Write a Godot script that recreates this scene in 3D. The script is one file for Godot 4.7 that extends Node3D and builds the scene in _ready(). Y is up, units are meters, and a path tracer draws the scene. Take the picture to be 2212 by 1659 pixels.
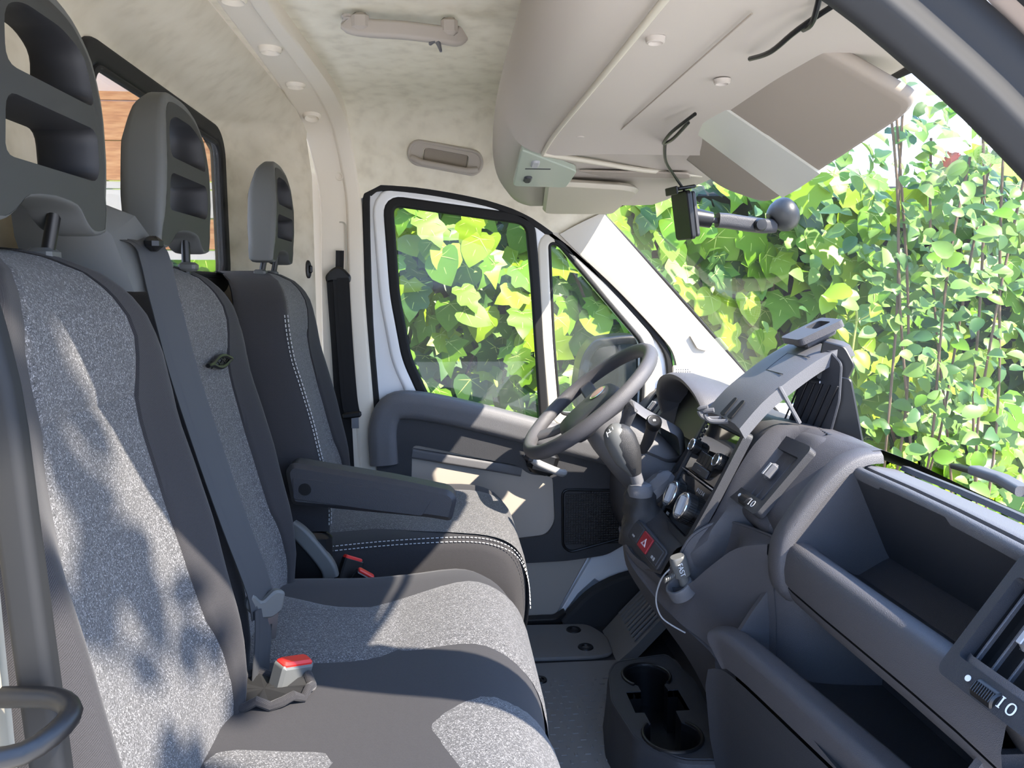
extends Node3D
# A van cab seen through its open passenger door. x points to the van's front, y up, z to the passenger side; the cab floor is y = 0.

const SUN_TO := Vector3(0.80, 1.0, 0.72)

# ---------------------------------------------------------------- shapes
class Geo:
	var t := PackedVector3Array()
	func tri(a: Vector3, b: Vector3, c: Vector3) -> void:
		t.append(a); t.append(b); t.append(c)
	func quad(a: Vector3, b: Vector3, c: Vector3, d: Vector3) -> void:
		tri(a, b, c); tri(a, c, d)
	func grid(rows: Array, around := false, flip := false) -> void:
		for i in rows.size() - 1:
			var p: PackedVector3Array = rows[i]
			var q: PackedVector3Array = rows[i + 1]
			var n := p.size()
			for j in (n if around else n - 1):
				var k := (j + 1) % n
				if flip: quad(p[j], q[j], q[k], p[k])
				else: quad(p[j], p[k], q[k], q[j])
	func fan(loop: PackedVector3Array, flip := false) -> void:
		var c := Vector3.ZERO
		for p in loop: c += p
		c /= loop.size()
		for i in loop.size():
			if flip: tri(c, loop[(i + 1) % loop.size()], loop[i])
			else: tri(c, loop[i], loop[(i + 1) % loop.size()])
	func loft(rows: Array, caps := true) -> void:
		grid(rows, true)
		if caps:
			fan(rows[0]); fan(rows[-1], true)
	func slab(rows: Array, thick: Vector3) -> void:      # a surface given depth along one direction
		var back := []
		for r in rows:
			var b := PackedVector3Array()
			for p in r: b.append(p + thick)
			back.append(b)
		grid(rows); grid(back, false, true)
		var edge := PackedVector3Array(rows[0])
		for i in range(1, rows.size()): edge.append(rows[i][-1])
		var last: PackedVector3Array = rows[-1]
		for j in range(last.size() - 2, -1, -1): edge.append(last[j])
		for i in range(rows.size() - 2, 0, -1): edge.append(rows[i][0])
		for i in edge.size():
			var a := edge[i]; var b := edge[(i + 1) % edge.size()]
			quad(a, a + thick, b + thick, b)
	func box(c: Vector3, s: Vector3, bev := 0.004, turn := Basis()) -> void:
		var h := s / 2.0
		var b: float = minf(bev, minf(h.x, minf(h.y, h.z)) * 0.9)
		var rows := []
		for k in [[-h.y, b], [-h.y + b, 0.0], [h.y - b, 0.0], [h.y, b]]:
			var x: float = h.x - k[1]; var z: float = h.z - k[1]
			var r := PackedVector3Array()
			for q in [[-x, -z + b, ], [-x + b, -z], [x - b, -z], [x, -z + b], [x, z - b], [x - b, z], [-x + b, z], [-x, z - b]]:
				r.append(c + turn * Vector3(q[0], k[0], q[1]))
			rows.append(r)
		loft(rows)
	func prism(poly: PackedVector2Array, z0: float, z1: float, xf := Transform3D(), bev := 0.004) -> void:
		var inner := poly
		if bev > 0.0:
			inner = PackedVector2Array()
			var n := poly.size()
			var area := 0.0
			for i in n: area += poly[i].cross(poly[(i + 1) % n])
			for i in n:
				var a := (poly[i] - poly[(i + n - 1) % n]).normalized()
				var b := (poly[(i + 1) % n] - poly[i]).normalized()
				var m := (Vector2(-a.y, a.x) + Vector2(-b.y, b.x)) * signf(area)
				m = m / maxf(0.5, m.length_squared() / 2.0) if m.length() > 0.001 else Vector2.ZERO
				inner.append(poly[i] + m * bev)
		var rows := []
		for k in ([[z0, inner], [z0 + bev, poly], [z1 - bev, poly], [z1, inner]] if bev > 0.0 else [[z0, poly], [z1, poly]]):
			var r := PackedVector3Array()
			for p in k[1]: r.append(xf * Vector3(p.x, p.y, k[0]))
			rows.append(r)
		grid(rows, true)
		var ix := Geometry2D.triangulate_polygon(inner)
		for i in range(0, ix.size(), 3):
			for z in [z0, z1]:
				tri(xf * Vector3(inner[ix[i]].x, inner[ix[i]].y, z), xf * Vector3(inner[ix[i + 1]].x, inner[ix[i + 1]].y, z), xf * Vector3(inner[ix[i + 2]].x, inner[ix[i + 2]].y, z))
	func plate(outer: PackedVector2Array, holes: Array, z0: float, z1: float, xf := Transform3D()) -> void:   # a flat plate with holes cut through
		for loop in [outer] + holes:
			for i in loop.size():
				var p: Vector2 = loop[i]; var q: Vector2 = loop[(i + 1) % loop.size()]
				quad(xf * Vector3(p.x, p.y, z0), xf * Vector3(p.x, p.y, z1), xf * Vector3(q.x, q.y, z1), xf * Vector3(q.x, q.y, z0))
		var poly := outer.duplicate()
		if Geometry2D.is_polygon_clockwise(poly): poly.reverse()
		for hole in holes:
			var h: PackedVector2Array = hole.duplicate()
			if not Geometry2D.is_polygon_clockwise(h): h.reverse()
			var best := [0, 0]; var least := 1e9
			for i in poly.size():
				for j in h.size():
					var d: float = poly[i].distance_to(h[j])
					if d < least:
						least = d; best = [i, j]
			var joined := PackedVector2Array()
			for i in best[0] + 1: joined.append(poly[i])
			for j in h.size() + 1: joined.append(h[(best[1] + j) % h.size()])
			for i in range(best[0], poly.size()): joined.append(poly[i])
			poly = joined
		var ix := Geo.clip_ears(poly)
		for i in range(0, ix.size(), 3):
			for z in [z0, z1]:
				tri(xf * Vector3(poly[ix[i]].x, poly[ix[i]].y, z), xf * Vector3(poly[ix[i + 1]].x, poly[ix[i + 1]].y, z), xf * Vector3(poly[ix[i + 2]].x, poly[ix[i + 2]].y, z))
	static func clip_ears(p: PackedVector2Array) -> PackedInt32Array:      # bridges to holes may run along one another
		var out := PackedInt32Array()
		var left := range(p.size())
		var guard := 0
		var i := 0
		while left.size() > 3 and guard < left.size():
			var n := left.size()
			var ia: int = left[(i + n - 1) % n]; var ib: int = left[i % n]; var ic: int = left[(i + 1) % n]
			var a := p[ia]; var b := p[ib]; var c := p[ic]
			var turn := (b - a).cross(c - b)
			var ear := turn > 1e-12
			if ear:
				for j in left:
					var q := p[j]
					if q == a or q == b or q == c: continue
					if (b - a).cross(q - a) >= 0 and (c - b).cross(q - b) >= 0 and (a - c).cross(q - c) >= 0:
						ear = false; break
			if ear or absf(turn) <= 1e-12:
				if ear: out.append_array([ia, ib, ic])
				left.remove_at(i % n); guard = 0
				i = (i + left.size() - 1) % left.size()
			else:
				guard += 1; i = (i + 1) % n
		if left.size() == 3: out.append_array([left[0], left[1], left[2]])
		else: push_warning("plate not triangulated")
		return out
	func sweep(path: PackedVector3Array, prof: PackedVector2Array, closed := false, up := Vector3.UP, caps := true, prof_closed := true, sizes := []) -> void:
		var rows := []
		var n := path.size()
		for i in n:
			var d := (path[(i + 1) % n] - path[(i + n - 1) % n]) if closed else (path[mini(i + 1, n - 1)] - path[maxi(i - 1, 0)])
			d = d.normalized()
			var s := d.cross(up)
			s = s.normalized() if s.length() > 0.01 else d.cross(Vector3(0.3, 0.2, 0.9)).normalized()
			var u := s.cross(d).normalized()
			var k: float = sizes[i] if sizes.size() else 1.0
			var r := PackedVector3Array()
			for p in prof: r.append(path[i] + (s * p.x + u * p.y) * k)
			rows.append(r)
		if closed: rows.append(rows[0])
		grid(rows, prof_closed)
		if caps and not closed and prof_closed:
			fan(rows[0]); fan(rows[-1], true)
	func tube(path: PackedVector3Array, r: float, seg := 8, closed := false, sizes := []) -> void:
		sweep(path, Geo.circle(r, seg), closed, Vector3(0.11, 0.97, 0.21), true, true, sizes)
	func lathe(prof: PackedVector2Array, xf: Transform3D, seg := 24) -> void:      # x is the radius, y the height
		var rows := []
		for p in prof:
			var r := PackedVector3Array()
			for i in seg:
				var a := TAU * i / seg
				r.append(xf * Vector3(cos(a) * p.x, p.y, sin(a) * p.x))
			rows.append(r)
		grid(rows, true, true)
		if prof[0].x > 0.0005: fan(rows[0], true)
		if prof[-1].x > 0.0005: fan(rows[-1])
	func ribbon(a: PackedVector3Array, b: PackedVector3Array, thick: Vector3, across := 1) -> void:
		var rows := []
		for i in a.size():
			var r := PackedVector3Array()
			for j in across + 1: r.append(a[i].lerp(b[i], float(j) / across))
			rows.append(r)
		slab(rows, thick)
	static func circle(r: float, seg := 12, squash := 1.0) -> PackedVector2Array:
		var p := PackedVector2Array()
		for i in seg: p.append(Vector2(cos(TAU * i / seg) * r, sin(TAU * i / seg) * r * squash))
		return p
	static func rrect(w: float, h: float, r: float, seg := 5) -> PackedVector2Array:
		var p := PackedVector2Array()
		for k in 4:
			var c := Vector2([1, -1, -1, 1][k] * (w / 2 - r), [1, 1, -1, -1][k] * (h / 2 - r))
			for i in seg + 1:
				var a := PI / 2 * (k + float(i) / seg)
				p.append(c + Vector2(cos(a), sin(a)) * r)
		return p
	static func smooth(pts: PackedVector3Array, steps := 4, closed := false) -> PackedVector3Array:
		var out := PackedVector3Array()
		var n := pts.size()
		for i in (n if closed else n - 1):
			var a := pts[(i + n - 1) % n if closed else maxi(i - 1, 0)]
			var b := pts[i]
			var c := pts[(i + 1) % n]
			var d := pts[(i + 2) % n if closed else mini(i + 2, n - 1)]
			for k in steps: out.append(b.cubic_interpolate(c, a, d, float(k) / steps))
		if not closed: out.append(pts[-1])
		return out
	static func smooth2(pts: PackedVector2Array, steps := 4, closed := false) -> PackedVector2Array:
		var q := PackedVector3Array()
		for p in pts: q.append(Vector3(p.x, p.y, 0))
		var out := PackedVector2Array()
		for p in Geo.smooth(q, steps, closed): out.append(Vector2(p.x, p.y))
		return out
	static func rounded(poly: PackedVector2Array, r: float, seg := 4) -> PackedVector2Array:     # cuts every corner with an arc
		var out := PackedVector2Array()
		var n := poly.size()
		for i in n:
			var p := poly[i]
			var a := poly[(i + n - 1) % n] - p
			var b := poly[(i + 1) % n] - p
			var k: float = minf(r, minf(a.length(), b.length()) * 0.48)
			var s := p + a.normalized() * k
			var e := p + b.normalized() * k
			for j in seg + 1:
				var w := float(j) / seg
				out.append(s.lerp(p, w).lerp(p.lerp(e, w), w))
		return out
	static func dense(poly: PackedVector2Array, step: float) -> PackedVector2Array:
		var out := PackedVector2Array()
		for i in poly.size():
			var a := poly[i]; var b := poly[(i + 1) % poly.size()]
			var n := maxi(1, int(ceil(a.distance_to(b) / step)))
			for k in n: out.append(a.lerp(b, float(k) / n))
		return out
	static func at_z(poly: PackedVector2Array, z: float) -> PackedVector3Array:
		var out := PackedVector3Array()
		for p in poly: out.append(Vector3(p.x, p.y, z))
		return out
	func mesh(off := Vector3.ZERO, angle := 42.0) -> ArrayMesh:
		var n := t.size()
		var faces := n / 3
		var fn := PackedVector3Array(); fn.resize(faces)
		var ids := PackedInt32Array(); ids.resize(n)
		var seen := {}
		var at := []
		for f in faces:
			fn[f] = (t[f * 3 + 2] - t[f * 3]).cross(t[f * 3 + 1] - t[f * 3])
			for k in 3:
				var p := t[f * 3 + k]
				var key := Vector3i((p * 20000.0).round())
				var id: int = seen.get(key, -1)
				if id < 0:
					id = at.size(); seen[key] = id; at.append(PackedInt32Array())
				ids[f * 3 + k] = id
				at[id].append(f)
		var unit := PackedVector3Array(); unit.resize(faces)
		for f in faces: unit[f] = fn[f].normalized()
		var least := cos(deg_to_rad(angle))
		var v := PackedVector3Array(); var nn := PackedVector3Array()
		for f in faces:
			if fn[f].length_squared() < 1e-18: continue
			for k in 3:
				var s := Vector3.ZERO
				for g in at[ids[f * 3 + k]]:
					if unit[g].dot(unit[f]) > least: s += fn[g]
				v.append(t[f * 3 + k] - off)
				nn.append(s.normalized())
		var arr := []; arr.resize(Mesh.ARRAY_MAX)
		arr[Mesh.ARRAY_VERTEX] = v; arr[Mesh.ARRAY_NORMAL] = nn
		var m := ArrayMesh.new()
		m.add_surface_from_arrays(Mesh.PRIMITIVE_TRIANGLES, arr)
		return m

# ---------------------------------------------------------------- nodes
func thing(called: String, label: String, category: String, at := Vector3.ZERO, group := "") -> Node3D:
	var o := Node3D.new()
	o.name = called; add_child(o, true); o.position = at
	return tag(o, label, category, group)

func tag(o: Node3D, label: String, category: String, group := "", kind := "") -> Node3D:
	o.set_meta("label", label); o.set_meta("category", category)
	if group: o.set_meta("group", group)
	if kind: o.set_meta("kind", kind)
	return o

func origin(o: Node) -> Vector3:
	var p := Vector3.ZERO
	while o is Node3D and o != self:
		p += o.position; o = o.get_parent()
	return p

func put(called: String, g: Geo, m: Material, parent: Node = null, angle := 42.0) -> MeshInstance3D:
	var o := MeshInstance3D.new()
	o.name = called
	o.mesh = g.mesh(origin(parent) if parent else Vector3.ZERO, angle)
	if o.mesh.get_surface_count(): o.mesh.surface_set_material(0, m)
	else: push_warning("empty mesh " + called)
	(parent if parent else self).add_child(o, true)
	return o

func struct(called: String, label: String, category: String) -> Node3D:
	var o := thing(called, label, category)
	o.set_meta("kind", "structure")
	return o

func lettering(text: String, size: float, xf: Transform3D, m: Material, parent: Node, called := "lettering", depth := 0.0006) -> MeshInstance3D:
	var tm := TextMesh.new()
	var font := SystemFont.new()
	font.font_names = PackedStringArray(["Droid Sans"])
	tm.font = font; tm.text = text; tm.font_size = 32; tm.pixel_size = size / 32.0; tm.depth = depth
	var o := MeshInstance3D.new()
	o.name = called; o.mesh = tm; o.material_override = m
	parent.add_child(o, true)
	o.transform = Transform3D(xf.basis, xf.origin - origin(parent))
	return o

func frame_of(right: Vector3, up: Vector3, at: Vector3) -> Transform3D:      # x to the right, y up, z towards the reader
	var r := right.normalized()
	var n := r.cross(up).normalized()
	return Transform3D(Basis(r, n.cross(r), n), at)

# ---------------------------------------------------------------- materials
var M := {}
func mk(called: String, c: Color, rough: float, metal := 0.0, spec := 0.5) -> StandardMaterial3D:
	var m := StandardMaterial3D.new()
	m.resource_name = called; m.albedo_color = c; m.roughness = rough; m.metallic = metal; m.metallic_specular = spec
	m.cull_mode = BaseMaterial3D.CULL_DISABLED
	M[called] = m
	return m

func skin(m: StandardMaterial3D, color: Texture2D, size: float, height: Texture2D = null, relief := 0.0, sharp := 4.0) -> void:      # a pattern laid on from three sides, one tile every `size` metres
	m.uv1_triplanar = true; m.uv1_triplanar_sharpness = sharp
	m.uv1_scale = Vector3.ONE / size
	if color: m.albedo_texture = color
	if height:
		m.heightmap_enabled = true; m.heightmap_texture = height; m.heightmap_scale = relief

func noise_tex(freq: float, ramp: Array, n := 256, octaves := 3, kind := FastNoiseLite.TYPE_SIMPLEX_SMOOTH, seed_ := 1) -> NoiseTexture2D:
	var f := FastNoiseLite.new()
	f.noise_type = kind; f.frequency = freq; f.seed = seed_; f.fractal_octaves = octaves
	var t := NoiseTexture2D.new()
	t.width = n; t.height = n; t.seamless = true; t.noise = f
	if ramp.size():
		var g := Gradient.new()
		g.offsets = PackedFloat32Array(); g.colors = PackedColorArray()
		var off := PackedFloat32Array(); var col := PackedColorArray()
		for r in ramp:
			off.append(r[0]); col.append(r[1])
		g.offsets = off; g.colors = col
		t.color_ramp = g
	return t

func grey(v: float) -> Color: return Color(v, v, v)

func melange() -> Image:      # short light and dark yarn ends, wrapping round
	var rng := RandomNumberGenerator.new(); rng.seed = 11
	var n := 256
	var im := Image.create(n, n, false, Image.FORMAT_RGB8)
	im.fill(grey(0.40))
	for i in 7600:
		var x := rng.randi_range(0, n - 1); var y := rng.randi_range(0, n - 1)
		var c := grey(clampf(rng.randfn(0.50, 0.19), 0.12, 0.95))
		var d: int = rng.randi_range(0, 3)
		var l := rng.randi_range(2, 4)
		for k in l:
			var px: int = (x + (k if d != 1 else 0)) % n
			var py: int = (y + ([0, k, k, n - k][d])) % n
			im.set_pixel(px, py, c)
			im.set_pixel((px + 1) % n, py, c)
	return im

func twill() -> Image:
	var rng := RandomNumberGenerator.new(); rng.seed = 5
	var n := 128
	var im := Image.create(n, n, false, Image.FORMAT_RGB8)
	for y in n:
		for x in n:
			var v := 0.5 + 0.16 * sin(TAU * (x + y) / 8.0) + rng.randf_range(-0.1, 0.1)
			im.set_pixel(x, y, grey(v))
	return im

func materials() -> void:
	var felt := noise_tex(0.035, [[0.0, Color(0.90, 0.89, 0.87)], [0.45, Color(0.97, 0.965, 0.955)], [1.0, Color(1, 1, 1)]], 512, 4)
	var fuzz := noise_tex(0.30, [], 256, 2, FastNoiseLite.TYPE_SIMPLEX, 4)
	var grain := noise_tex(0.12, [], 256, 2, FastNoiseLite.TYPE_CELLULAR, 7)
	var mel := ImageTexture.create_from_image(melange())
	var twl := ImageTexture.create_from_image(twill())
	skin(mk("felt", Color(0.93, 0.90, 0.82), 0.95), felt, 1.1)
	skin(mk("felt_wall", Color(0.82, 0.785, 0.71), 0.95), felt, 1.1)
	skin(mk("felt_brown", Color(0.66, 0.60, 0.53), 0.95), felt, 0.8)
	M["felt"].rim_enabled = true; M["felt"].rim = 0.25; M["felt"].rim_tint = 0.6
	mk("beige", Color(0.68, 0.645, 0.60), 0.62)
	mk("rail", Color(0.88, 0.84, 0.77), 0.62)
	mk("beige_light", Color(0.72, 0.69, 0.62), 0.6)
	mk("visor", Color(0.58, 0.54, 0.49), 0.8)
	mk("pillar", Color(0.80, 0.77, 0.71), 0.6)
	mk("paint", Color(0.93, 0.935, 0.94), 0.28)
	M["paint"].clearcoat_enabled = true; M["paint"].clearcoat = 0.6; M["paint"].clearcoat_roughness = 0.1
	mk("rubber", Color(0.05, 0.053, 0.058), 0.75)
	skin(mk("dash", Color(0.30, 0.295, 0.305), 0.5), null, 0.035, grain, 0.05)
	skin(mk("dash_dark", Color(0.20, 0.202, 0.215), 0.5), null, 0.035, grain, 0.04)
	skin(mk("dash_grey", Color(0.38, 0.38, 0.39), 0.55), null, 0.035, grain, 0.04)
	mk("black", Color(0.055, 0.055, 0.062), 0.42)
	mk("black_matte", Color(0.06, 0.06, 0.065), 0.8)
	mk("gloss", Color(0.015, 0.015, 0.018), 0.05)
	M["gloss"].clearcoat_enabled = true; M["gloss"].clearcoat = 1.0; M["gloss"].clearcoat_roughness = 0.03
	mk("chrome", Color(0.85, 0.85, 0.86), 0.18, 1.0)
	mk("steel", Color(0.62, 0.62, 0.63), 0.35, 1.0)
	mk("silver", Color(0.62, 0.62, 0.62), 0.4)
	mk("head_plastic", Color(0.34, 0.345, 0.34), 0.55)
	mk("head_dark", Color(0.13, 0.13, 0.14), 0.6)
	skin(mk("melange", Color(0.72, 0.715, 0.72), 0.95), mel, 0.11, mel, 0.06)
	M["melange"].rim_enabled = true; M["melange"].rim = 0.3
	skin(mk("twill", Color(0.33, 0.32, 0.335), 0.9), twl, 0.032, twl, 0.015)
	M["twill"].rim_enabled = true; M["twill"].rim = 0.25; M["twill"].rim_tint = 0.3
	skin(mk("twill_black", Color(0.16, 0.16, 0.175), 0.9), twl, 0.032, twl, 0.015)
	mk("belt", Color(0.20, 0.205, 0.215), 0.6)
	mk("belt_black", Color(0.05, 0.05, 0.06), 0.7)
	mk("thread", Color(0.75, 0.75, 0.75), 0.8)
	mk("emblem", Color(0.68, 0.52, 0.50), 0.35)
	mk("flange", Color(0.55, 0.50, 0.46), 0.7)
	mk("red", Color(0.78, 0.16, 0.14), 0.45)
	mk("red_dull", Color(0.55, 0.13, 0.16), 0.5)
	mk("white", Color(0.9, 0.9, 0.9), 0.5)
	skin(mk("mat", Color(0.46, 0.455, 0.45), 0.75), null, 0.05, fuzz, 0.05)
	mk("carpet", Color(0.20, 0.20, 0.205), 0.95)
	skin(mk("leather", Color(0.17, 0.17, 0.175), 0.45), null, 0.03, grain, 0.06)
	mk("lamp_lens", Color(0.60, 0.63, 0.57), 0.3)
	mk("band", Color(0.74, 0.74, 0.70), 0.35)
	mk("charger", Color(0.36, 0.36, 0.35), 0.35)
	var film := mk("sticker", Color(0.85, 0.88, 0.8, 0.30), 0.15)
	film.transparency = BaseMaterial3D.TRANSPARENCY_ALPHA
	var glass := mk("glass", Color(0.9, 0.95, 0.93, 0.03), 0.0, 0.0, 0.3)
	glass.transparency = BaseMaterial3D.TRANSPARENCY_ALPHA
	var screen := mk("windscreen_glass", Color(0.9, 0.95, 0.93, 0.05), 0.0, 0.0, 0.4)
	screen.transparency = BaseMaterial3D.TRANSPARENCY_ALPHA
	# outdoors
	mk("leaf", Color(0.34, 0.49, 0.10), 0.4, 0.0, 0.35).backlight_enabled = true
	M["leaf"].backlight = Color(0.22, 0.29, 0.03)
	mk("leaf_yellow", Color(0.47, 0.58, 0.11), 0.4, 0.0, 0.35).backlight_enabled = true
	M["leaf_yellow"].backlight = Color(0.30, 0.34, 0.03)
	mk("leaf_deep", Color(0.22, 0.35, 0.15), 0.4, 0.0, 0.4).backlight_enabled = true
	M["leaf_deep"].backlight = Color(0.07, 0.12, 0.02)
	mk("rose_leaf", Color(0.38, 0.50, 0.22), 0.42, 0.0, 0.4).backlight_enabled = true
	M["rose_leaf"].backlight = Color(0.25, 0.32, 0.07)
	mk("vein", Color(0.66, 0.74, 0.36), 0.6)
	mk("petal", Color(0.62, 0.02, 0.05), 0.7, 0.0, 0.2)
	mk("bark", Color(0.40, 0.33, 0.26), 0.9)
	mk("stem_green", Color(0.60, 0.62, 0.28), 0.7)
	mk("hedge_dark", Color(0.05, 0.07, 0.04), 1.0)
	mk("ground", Color(0.90, 0.87, 0.82), 0.95)
	var wood := noise_tex(0.02, [[0.0, Color(0.72, 0.48, 0.30)], [0.5, Color(0.83, 0.60, 0.40)], [1.0, Color(0.90, 0.70, 0.50)]], 256, 4, FastNoiseLite.TYPE_SIMPLEX_SMOOTH, 9)
	var w := mk("wood", Color(1, 1, 1), 0.7)
	skin(w, wood, 0.5); w.uv1_scale = Vector3(2, 14, 1.2)
	mk("white_paint", Color(0.86, 0.84, 0.80), 0.6)

func V(a: Array) -> PackedVector3Array:
	var o := PackedVector3Array()
	for p in a: o.append(Vector3(p[0], p[1], p[2]))
	return o

func P(a: Array) -> PackedVector2Array:
	var o := PackedVector2Array()
	for p in a: o.append(Vector2(p[0], p[1]))
	return o

func lookup(tab: Array, x: float) -> float:      # straight lines between [x, value] pairs in rising x
	if x <= tab[0][0]: return tab[0][1]
	for i in range(1, tab.size()):
		if x <= tab[i][0]: return lerpf(tab[i - 1][1], tab[i][1], (x - tab[i - 1][0]) / (tab[i][0] - tab[i - 1][0]))
	return tab[-1][1]

# ---------------------------------------------------------------- the scene
func _ready() -> void:
	var cam := Camera3D.new()
	cam.name = "camera"; add_child(cam)
	cam.position = Vector3(0, 1.0, 1.35)
	cam.rotation_degrees = Vector3(-7.2, -5.2, 0)
	cam.fov = 53.37; cam.near = 0.02; cam.current = true
	var env := Environment.new()
	env.background_mode = Environment.BG_SKY
	var sky := ProceduralSkyMaterial.new()
	sky.sky_top_color = Color(0.52, 0.69, 0.95); sky.sky_horizon_color = Color(0.78, 0.87, 0.99); sky.sky_curve = 0.12; sky.sky_energy_multiplier = 1.0
	sky.ground_bottom_color = Color(0.55, 0.53, 0.50); sky.ground_horizon_color = Color(0.65, 0.63, 0.6)
	sky.sun_angle_max = 1.0
	sky.sky_cover = noise_tex(0.006, [[0.0, Color(1, 1, 1, 0)], [0.55, Color(1, 1, 1, 0.0)], [1.0, Color(1, 1, 1, 0.55)]], 512, 5, FastNoiseLite.TYPE_SIMPLEX_SMOOTH, 3)
	env.sky = Sky.new(); env.sky.sky_material = sky
	env.background_energy_multiplier = 1.6
	env.tonemap_mode = Environment.TONE_MAPPER_LINEAR
	env.tonemap_exposure = 3.0
	env.sdfgi_enabled = true; env.ssao_enabled = true; env.ssil_enabled = true
	var we := WorldEnvironment.new()
	we.name = "environment"; we.environment = env; add_child(we)
	var sun := DirectionalLight3D.new()
	sun.name = "sun"; add_child(sun)
	sun.look_at_from_position(SUN_TO, Vector3.ZERO)
	sun.light_color = Color(1.0, 0.96, 0.9); sun.light_energy = 1.9
	sun.light_angular_distance = 0.53; sun.shadow_enabled = true
	materials()
	build_shell()
	build_door()
	build_dashboard()
	build_seats()
	build_overhead()
	build_small_things()
	build_outdoors()

# ---------------------------------------------------------------- the cab's shell
func mir(a: PackedVector3Array) -> PackedVector3Array:
	var o := PackedVector3Array()
	for p in a: o.append(Vector3(p.x, p.y, -p.z))
	return o

func wall_x(y: float, z: float) -> float:
	var a := smoothstep(0.50, 0.80, absf(z))
	var b := smoothstep(1.352, 1.47, y)
	return -0.5 + 0.155 * (1.0 - (1.0 - a) * (1.0 - b * 0.85))

const DOOR_EDGE := [[-0.174, 0.386], [-0.190, 0.632], [-0.205, 0.9], [-0.207, 1.235], [-0.195, 1.262], [-0.165, 1.276], [-0.067, 1.269], [0.03, 1.255], [0.126, 1.236], [0.20, 1.213], [0.257, 1.186], [0.32, 1.143], [0.384, 1.093], [0.501, 0.988], [0.6, 0.888], [0.650, 0.825], [0.668, 0.77], [0.674, 0.66]]

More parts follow.
